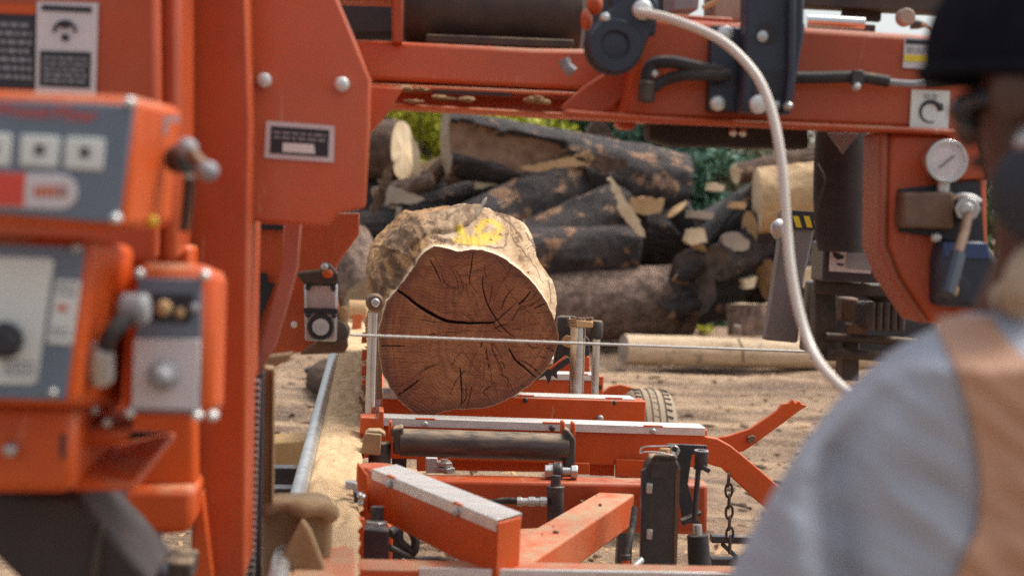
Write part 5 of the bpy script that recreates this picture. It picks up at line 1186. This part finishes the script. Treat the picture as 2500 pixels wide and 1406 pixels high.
plog(985, 470, 17.3, 1150, 430, 17.5, 80, 80, 'brownbark', 'cutgrey', 'dark brown log tucked under the left end of the topmost log', 8)
plog(1000, 520, 16.9, 1210, 470, 17.2, 76, 80, 'charred_patchy', 'cuttan', 'slim patchy charred log between the upper left oval-ended log and the sloping log', 9)
plog(840, 600, 15.6, 905, 720, 15.2, 130, 130, 'greybark', 'cutgrey', 'steep grey trunk leaning behind the left side of the big sawlog', 10)
plog(790, 700, 15.8, 960, 690, 15.4, 110, 110, 'greybark', 'cutgrey', 'grey-brown log lying low at the left edge of the heap', 11)
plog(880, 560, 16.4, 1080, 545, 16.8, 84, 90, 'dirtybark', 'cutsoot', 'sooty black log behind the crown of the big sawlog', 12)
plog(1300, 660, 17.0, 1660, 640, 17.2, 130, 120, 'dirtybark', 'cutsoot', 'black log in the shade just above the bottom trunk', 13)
plog(1420, 480, 17.6, 1640, 530, 18, 110, 110, 'charred', 'cutgrey', 'charred log in the back row below the topmost log', 14)
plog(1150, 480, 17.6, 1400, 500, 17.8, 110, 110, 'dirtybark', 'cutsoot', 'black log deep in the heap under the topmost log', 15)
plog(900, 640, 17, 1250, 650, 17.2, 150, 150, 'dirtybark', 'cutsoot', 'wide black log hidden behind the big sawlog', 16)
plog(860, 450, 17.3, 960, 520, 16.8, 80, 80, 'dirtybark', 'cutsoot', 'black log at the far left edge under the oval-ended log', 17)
# split pieces and slabs
def slab(pts, d, th, mat, label, cat='wood slab', name='wood_slab', tilt=None):
    rs = random.Random(len(label)*7+int(pts[0][0])); dense = []
    for (x0, y0), (x1, y1) in zip(pts, pts[1:]+pts[:1]):
        k = max(2, int(math.hypot(x1-x0, y1-y0)/9))
        for i in range(k): u = i/k; dense.append((x0+(x1-x0)*u+rs.gauss(0, 1.6), y0+(y1-y0)*u+rs.gauss(0, 1.6)))
    q = MB().prism(PL(dense, d), tilt if tilt else (AX*th)); o = q.build(name, mat, None, 0); return tag(o, label, cat, 'split slabs among the heaped logs')
slab([(1004, 330), (1014, 340), (1027, 372), (1026, 440), (1020, 472), (1010, 440), (1008, 380)], 16.6, .12, 'cutpale', 'tall pale split slab leaning beside the oval-ended brown log')
slab([(1484, 438), (1492, 434), (1516, 468), (1545, 512), (1574, 566), (1574, 582), (1556, 572), (1520, 528), (1506, 505), (1508, 490)], 15.9, .08, 'cutpale', 'long pale slanted slab edge in the middle of the heap')
slab([(1536, 500), (1546, 484), (1590, 481), (1622, 490), (1616, 518), (1580, 526), (1548, 520)], 16.2, .25, 'cuttan', 'tan cut block above the short thick charred log')
slab([(940, 476), (950, 452), (975, 462), (1010, 474), (1038, 488), (1000, 500), (958, 494), (940, 498)], 15.9, .12, 'cutgrey', 'grey pointed splinter slab at the left of the heap')
slab([(905, 510), (935, 420), (962, 390), (955, 440), (930, 500), (912, 530)], 16.0, .15, 'brownbark', 'dark curved bark slab at the left edge of the heap')
slab([(965, 505), (980, 505), (986, 580), (968, 582)], 15.8, .1, 'cutgrey', 'short upright grey stake at the left of the heap')
slab([(1022, 398), (1082, 382), (1086, 394), (1030, 412)], 17.0, .3, 'cutpale', 'pale board end beside the left end of the topmost log')
slab([(1165, 436), (1230, 434), (1226, 452), (1160, 460)], 16.6, .2, 'cutpale', 'small pale block under the topmost log')
slab([(1272, 408), (1330, 398), (1400, 380), (1438, 368), (1452, 386), (1440, 402), (1360, 412), (1290, 420)], 16.3, .06, 'cuttan', 'torn orange strip of bark on top of the sloping charred log')
slab([(1400, 385), (1440, 376), (1530, 392), (1528, 412), (1470, 418)], 16.3, .08, 'brownbark', 'brown splinter slab across the middle of the topmost log')
slab([(1430, 342), (1448, 300), (1468, 292), (1490, 318), (1506, 346), (1470, 350)], 17.8, .3, 'brownbark', 'brown pointed stump end standing up behind the topmost log')
# right hand stack
plog(1848, 490, 15.3, 2010, 470, 15.3, 150, 150, 'tanlog', 'cutpale', 'thick pale stripped log with a rounded pale end behind the guide arm', 21, tilt0=.1)
plog(1795, 425, 15.6, 2000, 385, 15.9, 46, 60, 'brownbark', 'cutpale', 'narrow half-round plank lying above the thick pale log', 22)
plog(1830, 560, 15.4, 1990, 545, 15.6, 84, 84, 'charred_patchy', 'cuttan', 'dark log supporting the thick pale stripped log', 23)
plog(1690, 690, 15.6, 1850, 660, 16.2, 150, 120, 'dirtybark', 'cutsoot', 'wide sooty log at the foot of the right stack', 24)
plog(1760, 590, 15.9, 1860, 520, 16.6, 90, 90, 'dirtybark', 'cutsoot', 'sooty log sloping up in the right stack', 25)
plog(1720, 560, 16.2, 1850, 480, 17.4, 80, 70, 'dirtybark', 'cutsoot', 'black log at the top left of the right stack', 26)
plog(1755, 640, 15.2, 1862, 600, 15.6, 86, 90, 'charred', 'cutsoot', 'charred stub in the middle of the right stack', 27)
plog(1880, 690, 15.4, 1990, 660, 15.6, 110, 110, 'charred_patchy', 'cuttan', 'patchy log right of the guide arm', 28)
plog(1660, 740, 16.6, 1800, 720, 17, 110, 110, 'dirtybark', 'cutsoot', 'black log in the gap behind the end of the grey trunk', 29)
for i, (pts, m_, lab_) in enumerate((([(1684, 560), (1720, 558), (1724, 590), (1690, 600), (1676, 590)], 'cutpale', 'small pale yellow block left of the right stack'), ([(1686, 514), (1744, 518), (1740, 534), (1684, 532)], 'cutgrey', 'thin whitish plank end beyond the heap'), ([(1734, 448), (1770, 452), (1764, 470), (1732, 464)], 'cutpale', 'pale chip on top of the sooty right stack'), ([(1812, 684), (1848, 676), (1842, 700), (1822, 706)], 'cutpale', 'small pale chunk low in the right stack'), ([(1792, 494), (1826, 496), (1816, 512), (1788, 508)], 'cuttan', 'tan chip among the sooty logs'), ([(1954, 658), (1988, 656), (1986, 705), (1958, 700)], 'cutpale', 'pale split billet right of the guide arm'), ([(1768, 575), (1800, 566), (1832, 590), (1826, 610), (1790, 612), (1766, 596)], 'cutgrey', 'grey split chunk on the sooty right stack'))):
    slab(pts, 15.1, .2, m_, lab_)
rnd = random.Random(77)
for i in range(26):
    x = rnd.uniform(1700, 1895); y = rnd.uniform(490+max(0, 1790-x)*.9, 745); d = 15.5+rnd.random()*.9; a = rnd.uniform(-1.0, 1.0); L = rnd.uniform(45, 90)
    plog(x-L*math.cos(a), y+L*math.sin(a), d+rnd.uniform(-.15, .15), x+L*math.cos(a), y-L*math.sin(a), d+rnd.uniform(-.15, .35), rnd.uniform(30, 60), rnd.uniform(28, 56), rnd.choice(('dirtybark', 'dirtybark', 'charred', 'charred_patchy')), rnd.choice(('cutsoot', 'cutsoot', 'cuttan')), 'small sooty log jumbled in the dark right stack', 100+i, group='small sooty logs of the right stack', nseg=14, nr=20, rough=.1)
for i in range(12):
    x = rnd.uniform(870, 1080); y = rnd.uniform(440, 640); d = 16.4+rnd.random()*.6; a = rnd.uniform(-.9, .9); L = rnd.uniform(40, 90)
    plog(x-L*math.cos(a), y+L*math.sin(a), d, x+L*math.cos(a), y-L*math.sin(a), d+rnd.uniform(-.2, .3), rnd.uniform(26, 56), rnd.uniform(26, 50), rnd.choice(('dirtybark', 'brownbark', 'charred_patchy', 'greybark')), rnd.choice(('cutsoot', 'cutgrey', 'cuttan')), 'small brown or black log jumbled in the left part of the heap', 140+i, group='small logs in the left part of the heap', nseg=14, nr=20, rough=.1)
# cut stump and pale ground log
st = make_log(P(1836, 818, 14.9), P(1836, 742, 14.9), S(112, 14.9)/2, S(108, 14.9)/2, 'greybark', 'cutpale', 'squat cut stump with a bright top standing behind the pale ground log', 31, cat='stump', name='stump', group=None, rough=.06)
pl = plog(1522, 852, 14.2, 2140, 872, 14.9, 70, 62, 'palelog', 'cutgrey', 'long pale peeled log lying on the ground in front of the stacks', 32, rough=.03, group=None, name='ground_log', nseg=60)
MB().tube([P(1802, 826, 14.2), P(1812, 850, 14.2), P(1815, 884, 14.25)], .008, 8).build('rope', 'darkiron', None, 0); tag(bpy.context.scene.objects['rope'], 'thin dark rope looped round the pale ground log', 'rope')
make_log(P(1800, 818, 14.35), P(1800, 796, 14.35), S(22, 14.3)/2, S(18, 14.3)/2, 'greybark', 'cutgrey', 'small sawn branch stub on top of the pale ground log', 33, cat='branch stub', name='branch_stub', group=None, nseg=6, nr=16)
# things on the ground left of the rail
plog(800, 930, 11.5, 905, 990, 10.5, 105, 105, 'brownbark', 'cuttan', 'short brown log lying on the ground left of the rail', 34, group=None, name='ground_log')
tb0, tb1 = P(640, 1106, 7.4), P(800, 1096, 7.4)
tb = MB().bar(tb0, tb1, .3, .13).build('timber', 'timber', None, .01); tag(tb, 'yellow sawn timber block lying left of the rail', 'timber')
slab([(745, 900), (770, 897), (768, 912), (744, 912)], 12.2, .1, 'slate', 'small dark blue scrap on the ground left of the rail', 'scrap', 'ground_scrap')
# sheltering logs further back
rnd = random.Random(8)
names_ = ['left', 'middle', 'right']
for i in range(9):
    x = 900+i*62; c = P(x, 700, 19.3+rnd.random()); c.z = .35+.5*(i % 3)
    ang = rnd.uniform(-.3, .3); u = Vector((math.cos(ang), math.sin(ang), rnd.uniform(-.08, .08)))
    make_log(c-u*1.3, c+u*1.3, .34, .33, ['brownbark', 'dirtybark', 'greybark'][i % 3], 'cutgrey', 'brown and black logs stacked out of sight in the rear row of the heap', 60+i, group='rear row of the log heap')
# ================================================================== TREES
def leaves(name, mat, parent, blobs, nleaf, size, seed, aspect=.5):
    r = np.random.default_rng(seed); V = []; 
    w_ = np.array([b[3] for b in blobs])**2; cnt = np.maximum(6, (nleaf*w_/w_.sum())).astype(int)
    for (x, y, z, R, fl), n in zip(blobs, cnt):
        d = r.normal(size=(n, 3)); d /= np.linalg.norm(d, axis=1)[:, None]; rad = R*(.45+.6*r.random(n)**.6); p = d*rad[:, None]*np.array([1, 1, fl])+np.array([x, y, z])
        a = r.normal(size=(n, 3)); a /= np.linalg.norm(a, axis=1)[:, None]; b = np.cross(a, r.normal(size=(n, 3))); b /= np.linalg.norm(b, axis=1)[:, None]
        s = size*(.6+.8*r.random(n))[:, None]
        V.append(np.stack([p-a*s, p-b*s*aspect, p+a*s, p+b*s*aspect], 1))
    V = np.concatenate(V).reshape(-1, 3); n = len(V)//4
    me = bpy.data.meshes.new(name); me.from_pydata(V.tolist(), [], np.arange(n*4).reshape(-1, 4).tolist()); me.materials.append(MAT[mat])
    o = bpy.data.objects.new(name, me); COL.objects.link(o); o.parent = parent; WL[o.name] = Vector(); return o
def tree(name, x, y, h, w, mat, label, seed, kind='round', cat='tree', size=.07, n=5000, group='trees beyond the log heap'):
    rnd = random.Random(seed); root = empty(name, (x, y, 0), label, cat, group); bl = []
    t = MB(); top = h*(.6 if kind == 'round' else .97)
    t.tube([Vector((0, 0, 0)), Vector((.04*h*rnd.gauss(0, .4), 0, top*.5)), Vector((.05*h*rnd.gauss(0, .5), 0, top))], lambda u: .035*h*(1-u*.8), 10)
    if kind == 'round':
        for k in range(16):
            a = rnd.uniform(0, 6.28); rr = w*.5*math.sqrt(rnd.random()); zz = h*rnd.uniform(.15 if cat == 'bush' else .35, .95); rr *= math.sqrt(max(.1, 1-((zz/h-.55)/.5)**2))
            c = Vector((rr*math.cos(a), rr*math.sin(a), zz)); bl.append((c.x, c.y, c.z, w*rnd.uniform(.13, .24), .8))
            t.tube([Vector((0, 0, top*.35)), c*.5+Vector((0, 0, top*.2)), c], lambda u: .012*h*(1.1-u), 6, 3)
    else:
        nl = 13
        for k in range(nl):
            u = k/(nl-1); zz = h*(.1+.86*u); R = w*.5*(1-u)**.85+.05*w
            for q in range(max(3, int(8*(1-u)+2))):
                a = rnd.uniform(0, 6.28); rr = R*rnd.uniform(.35, 1); c = Vector((rr*math.cos(a), rr*math.sin(a), zz-rr*.18)); bl.append((c.x, c.y, c.z, w*rnd.uniform(.11, .17), .5))
                t.tube([Vector((0, 0, zz)), c], lambda u: .007*h*(1.1-u), 5, 1)
    tr = t.build('trunk', 'trunk', root, 0, base=Vector((0, 0, 0)))
    tr.location = (0, 0, 0)
    leaves('crown', mat, root, bl, n, size, seed); return root
def px_x(px, d): return (px-1250)/FPX*d
tree('bush', px_x(1040, 21), 21, 2.9, 2.3, 'leaf_lime', 'lime-green bush rising behind the oval-ended brown log', 1, cat='bush', n=7000, size=.055, group=None)
tree('bush', px_x(1250, 22), 22, 2.75, 2.6, 'leaf_lime', 'lime-green bush behind the middle of the topmost log', 2, cat='bush', n=7000, size=.055, group=None)
tree('bush', px_x(940, 22), 22.5, 3.2, 2.4, 'leaf_olive', 'grey-olive bush just left of the lime-green bush', 3, cat='bush', n=6000, size=.055, group=None)
tree('pine_tree', px_x(1480, 23), 23, 4.6, 2.6, 'leaf_pine', 'blue-green pine behind the pointed stump end', 4, 'pine', n=22000, size=.07)
tree('pine_tree', px_x(1630, 22), 22, 3.6, 2.5, 'leaf_pine', 'blue-green young pine between the heap and the right stack', 5, 'pine', n=20000, size=.07)
tree('bush', px_x(1380, 24), 24, 3.6, 2.6, 'leaf_pine', 'dark blue-green bush between the lime bush and the pine', 6, cat='bush', n=6000, size=.06, group=None)
tree('bush', px_x(1770, 23), 23, 2.7, 2.5, 'leaf_olive', 'grey-olive brush behind the sooty right stack', 7, cat='bush', n=7000, size=.05, group=None)
tree('bush', px_x(1910, 24), 24, 2.9, 2.8, 'leaf_olive', 'grey-olive brush behind the thick pale stripped log', 8, cat='bush', n=7000, size=.05, group=None)
# distant wood that reads as one mass
rw = empty('distant_wood', (0, 60, 0), 'distant hazy green wood beyond the yard', 'wood'); rw['kind'] = 'stuff'
rnd = random.Random(2); bl = []
for k in range(150):
    a = rnd.uniform(-1.25, .36); R = rnd.uniform(44, 60); bl.append((R*math.sin(a)*1.0, R*math.cos(a)-60, rnd.uniform(.4, 2.9), rnd.uniform(1.4, 2.3), .8))
leaves('foliage', 'leaf_green', rw, bl, 42000, .2, 9)
# small weeds
for i, (x, y) in enumerate(((1700, 802), (1722, 812))):
    p = PZ(x, y, 0.02); q = empty('weed', p, ['bright green weed beside the grey trunk', 'smaller green weed next to the stump'][i], 'weed', None); leaves('leaf_tuft', 'leaf_lime', q, [(0, 0, .05, .09, .6)], 60, .035, 30+i)
# ================================================================== PERSON
def skin(name, pts, edges, mat, parent, sub=2, root=0):
    me = bpy.data.meshes.new(name); base = WL[parent.name] if parent else Vector()
    me.from_pydata([tuple(Vector(p)-base) for p, r in pts], edges, []); o = bpy.data.objects.new(name, me); COL.objects.link(o)
    if parent: o.parent = parent; WL[o.name] = Vector(base)
    mo = o.modifiers.new('skin', 'SKIN'); mo.use_smooth_shade = True
    sv = me.skin_vertices[0].data if me.skin_vertices else None
    if sv is None:
        bpy.context.view_layer.objects.active = o; bpy.ops.mesh.customdata_skin_add(); sv = me.skin_vertices[0].data
    for i, (p, r) in enumerate(pts):
        sv[i].radius = (r, r) if not isinstance(r, tuple) else r; sv[i].use_root = i == root
    sm = o.modifiers.new('sub', 'SUBSURF'); sm.levels = sub; sm.render_levels = sub
    me.materials.append(MAT[mat]); return o
PF = Vector((-.82, .57, 0)).normalized(); PLt = Vector((-.57, -.82, 0)).normalized()
neck = P(2478, 770, 1.64); pb_ = Vector((neck.x+.04, neck.y-.02, 0))
man = empty('person', pb_, 'person in grey long-sleeved shirt, black cap and tan leather apron watching the saw', 'person')
def pp(f, l, z): return pb_+PF*f+PLt*l+ZZ*z
shL = P(2240, 940, 1.56); shR = pp(.02, -.19, 1.20)
elL = P(2045, 1275, 1.60); wrL = P(1790, 1690, 1.74); haL = P(1750, 1740, 1.80)
elR = pp(.10, -.27, .95); wrR = pp(.32, -.2, .90); haR = pp(.40, -.18, .90)
hd = P(2522, 215, 1.63)
HF = Vector((-.70, .71, 0)).normalized(); HS = Vector((-.71, -.70, 0)).normalized()
body = [(pp(0, 0, .82), (.13, .10)), (pp(.0, 0, 1.0), (.11, .085)), (pp(0, 0, 1.13), (.095, .08)), (pp(0, 0, 1.235), (.075, .07)), (P(2560, 600, 1.63), .05), (hd-ZZ*.03, (.058, .064)), (hd+ZZ*.055, (.055, .062)),
        (shL, .045), (elL, .038), (wrL, .027), (haL, .03), (shR, .05), (elR, .038), (wrR, .027), (haR, .03),
        (pp(0, .085, .78), .085), (pp(.02, .095, .44), .058), (pp(-.01, .1, .09), .04), (pp(.10, .11, .035), .035), (pp(0, -.085, .78), .085), (pp(.02, -.095, .44), .058), (pp(-.01, -.1, .09), .04), (pp(.10, -.11, .035), .035)]
bed_e = [(0, 1), (1, 2), (2, 3), (3, 4), (4, 5), (5, 6), (2, 7), (7, 8), (8, 9), (9, 10), (2, 11), (11, 12), (12, 13), (13, 14), (0, 15), (15, 16), (16, 17), (17, 18), (0, 19), (19, 20), (20, 21), (21, 22)]
# fingers as short chains rooted in the palm
def fingers(h, w_):
    d = (h-w_).normalized(); s = d.cross(ZZ).normalized()
    for k, (o_, L) in enumerate(((-.028, .07), (-.01, .082), (.01, .076), (.027, .06))):
        i0 = len(body); b = h+d*.03+s*o_; body.append((b, .0095)); body.append((b+d*L*.5-ZZ*.008, .0088)); body.append((b+d*L*.8-ZZ*.035, .0075)); bed_e.extend([(10 if h is haL else 14, i0), (i0, i0+1), (i0+1, i0+2)])
    i0 = len(body); b = h+s*-.035+d*.0; body.append((b, .011)); body.append((b+d*.04-s*.012-ZZ*.02, .0095)); bed_e.extend([(10 if h is haL else 14, i0), (i0, i0+1)])
fingers(haL, wrL); fingers(haR, wrR)
skin('body', body, bed_e, 'skin', man)
# face
HX, HY = PF, PLt
face_ = MB(); face_.ell(hd+HF*.068-ZZ*.04, .016, .012, .02, (HF, HS, ZZ)); face_.build('nose', 'skin', man, 0)
face_ = MB(); face_.ell(hd+HF*.050-ZZ*.075, .010, .02, .007, (HF, HS, ZZ)); face_.build('mouth', 'skin', man, 0)
for s in (1, -1): MB().ell(hd-PF*.005+PLt*s*.082-ZZ*.01, .02, .01, .032, (PF, PLt, ZZ)).build('ear', 'skin', man, 0)
cp_ = MB(); n_, m_ = 36, 14; cv_ = []; 
for j in range(m_+1):
    th_ = math.pi*.56*j/m_
    for i in range(n_):
        a = 2*math.pi*i/n_; r = math.sin(th_); bul = 1+.025*math.sin(a*7+j*.5)*(j/m_)
        cv_.append(hd+ZZ*.032+PF*.108*r*math.cos(a)*bul+PLt*.094*r*math.sin(a)*bul+ZZ*.115*math.cos(th_)-PF*.0)
cp_.add(cv_, [(j*n_+i, (j+1)*n_+i, (j+1)*n_+(i+1) % n_, j*n_+(i+1) % n_) for j in range(m_) for i in range(n_)])
cp_.tube([hd+ZZ*.012+PF*.108*math.cos(a)+PLt*.094*math.sin(a) for a in [2*math.pi*i/24 for i in range(24)]], .008, 8, 2, closed=True)
cp_.build('cap', 'cap', man, 0)
gg = MB().ell(hd+HF*.058-ZZ*.024, .024, .044, .024, (HF, HS, ZZ)).build('goggles', 'lens', man, 0)
MB().tube([hd+HF*.05+HS*.042-ZZ*.02, hd+HF*.0+HS*.068-ZZ*.012, hd-PF*.09+PLt*.02-ZZ*.005], .007, 8).build('goggle_strap', 'slate', gg, 0)
# ear defender hanging at the neck and a fleece collar
em = P(2530, 468, 1.50)
e1 = MB().lathe(em+PLt*-.03, PLt*.9+PF*.1, [(0, .03), (.004, .042), (.02, .047), (.034, .04), (.042, .02)], 30); e1 = e1.build('ear_defender', 'ink', man, 0)
MB().tube([em+ZZ*.045, P(2500, 350, 1.52), P(2520, 320, 1.56), P(2560, 320, 1.62)], .009, 8).build('defender_band', 'zinc', e1, 0)
MB().tube([P(2490, 735, 1.53), P(2515, 665, 1.52), P(2560, 630, 1.54), P(2600, 640, 1.56), P(2640, 720, 1.64), P(2560, 700, 1.74), P(2470, 720, 1.68)], lambda t: .018+.004*math.sin(t*9), 14, 5, closed=True).build('collar', 'foam', man, 0)
# shirt: torso and sleeves as one garment
SIL = [(764, 2350, 2560), (775, 2322, 2600), (790, 2296, 2650), (806, 2266, 2690), (840, 2200, 2740), (875, 2150, 2780), (920, 2100, 2820), (965, 2052, 2860), (1025, 2000, 2890), (1095, 1950, 2900), (1175, 1900, 2900), (1262, 1850, 2900), (1360, 1800, 2890), (1420, 1770, 2880), (1560, 1715, 2850), (1720, 1690, 2800)]
def lerp_rows(y, c): return float(np.interp(y, [r[0] for r in SIL], [r[c] for r in SIL]))
def near(x, y):
    # depth of the cloth nearest the viewer: a rounded back with the arm's fold and soft creases
    xl, xr = lerp_rows(y, 1), lerp_rows(y, 2); u = min(1, max(0, (x-xl)/(xr-xl))); a = .135*min(1, .28+(y-764)/190)
    d = 1.60-a*(max(0, 1-abs(2*u-1)**2.5))**(1/2.2)
    xg = float(np.interp(y, [940, 1000, 1100, 1180, 1406, 1720], [2175, 2118, 2052, 2030, 2060, 2080])); k = min(1, max(0, (y-930)/170))
    d += .034*k*math.exp(-((x-xg)/52)**2)+.012*k*math.exp(-((x-xg-70)/60)**2)*0
    d -= .018*k*math.exp(-((x-xg+95)/70)**2)
    q, s = (x*.8+y*.6), (-x*.6+y*.8)
    d += .011*noise.noise(Vector((q*.0035, s*.013, 1)))+.003*noise.noise(Vector((q*.008, s*.028, 5)))
    f2 = (x-2240)*.8-(y-905)*-.6
    return d
ny, nu = 90, 90; gv = []; 
for r_ in range(ny+1):
    y = 764+(1720-764)*(r_/ny)**1.25; xl, xr = lerp_rows(y, 1), lerp_rows(y, 2)
    for i in range(nu+1):
        u = .5-.5*math.cos(math.pi*i/nu); x = xl+(xr-xl)*u; gv.append(P(x, y, near(x, y)))
    for i in range(1, 40):
        u = 1-(.5-.5*math.cos(math.pi*i/40)); x = xl+(xr-xl)*u; a = .14*min(1, .3+(y-764)/160); gv.append(P(x, y, 1.60+a*(max(0, 1-abs(2*u-1)**2.4))**(1/2.2)+.02*noise.noise(Vector((x*.01, y*.01, 2)))*(u*(1-u)*4)))
m_ = nu+1+39
sh_ = MB(); sh_.v = gv; sh_.f = [(r*m_+i, r*m_+(i+1) % m_, (r+1)*m_+(i+1) % m_, (r+1)*m_+i) for r in range(ny) for i in range(m_)]+[tuple(range(m_-1, -1, -1)), tuple(range(ny*m_, (ny+1)*m_))]
sh_.build('shirt', 'shirt', man, 0, ang=180)
so_ = skin('sleeve', [(elL, .056), (elL.lerp(wrL, .6), .052), (wrL, .042)], [(0, 1), (1, 2)], 'shirt', man, 2)
skin('sleeve', [(pp(0, -.12, 1.15), .07), (shR, .07), (elR, .06), (wrR, .042)], [(0, 1), (1, 2), (2, 3)], 'shirt', man, 2)
tr_ = [(pp(0, 0, .84), (.17, .125)), (pp(0, .088, .76), .1), (pp(.02, .098, .44), .078), (pp(0, .1, .1), .065), (pp(0, -.088, .76), .1), (pp(.02, -.098, .44), .078), (pp(0, -.1, .1), .065)]
skin('trousers', tr_, [(0, 1), (1, 2), (2, 3), (0, 4), (4, 5), (5, 6)], 'trousers', man)
for s in (1, -1):
    MB().ell(pp(.05, .105*s, .05), .13, .05, .055, (PF, PLt, ZZ)).build('boot', 'brownsteel', man, 0)
# leather apron: wide strap over the left shoulder and a back panel
ROW = [(772, 2296, 2420), (786, 2290, 2428), (806, 2292, 2440), (840, 2308, 2468), (890, 2332, 2520), (950, 2354, 2600), (1020, 2375, 2680), (1120, 2393, 2740), (1200, 2400, 2790), (1290, 2391, 2830), (1350, 2364, 2850), (1406, 2338, 2850), (1500, 2320, 2850), (1640, 2310, 2840)]
av = []; cw = 24; NR_ = 70
for r_ in range(NR_+1):
    y = 772+(1640-772)*r_/NR_; xl = float(np.interp(y, [q[0] for q in ROW], [q[1] for q in ROW])); xr = float(np.interp(y, [q[0] for q in ROW], [q[2] for q in ROW]))
    for i in range(cw):
        x = xl+(xr-xl)*i/(cw-1); av.append(P(x, y, near(x, y)-.009))
nrow = NR_+1; back = [v+AX*.006 for v in av]
afs = [(j*cw+i, j*cw+i+1, (j+1)*cw+i+1, (j+1)*cw+i) for j in range(nrow-1) for i in range(cw-1)]
aq = MB(); aq.add(av+back, afs+[tuple(x+len(av) for x in f[::-1]) for f in afs]+[(j*cw, (j+1)*cw, (j+1)*cw+len(av), j*cw+len(av)) for j in range(nrow-1)]+[(j*cw+cw-1, j*cw+cw-1+len(av), (j+1)*cw+cw-1+len(av), (j+1)*cw+cw-1) for j in range(nrow-1)]+[(i, i+len(av), i+1+len(av), i+1) for i in range(cw-1)]+[((nrow-1)*cw+i, (nrow-1)*cw+i+1, (nrow-1)*cw+i+1+len(av), (nrow-1)*cw+i+len(av)) for i in range(cw-1)])
ao = aq.build('leather_apron', 'leather', man, 0, ang=60)
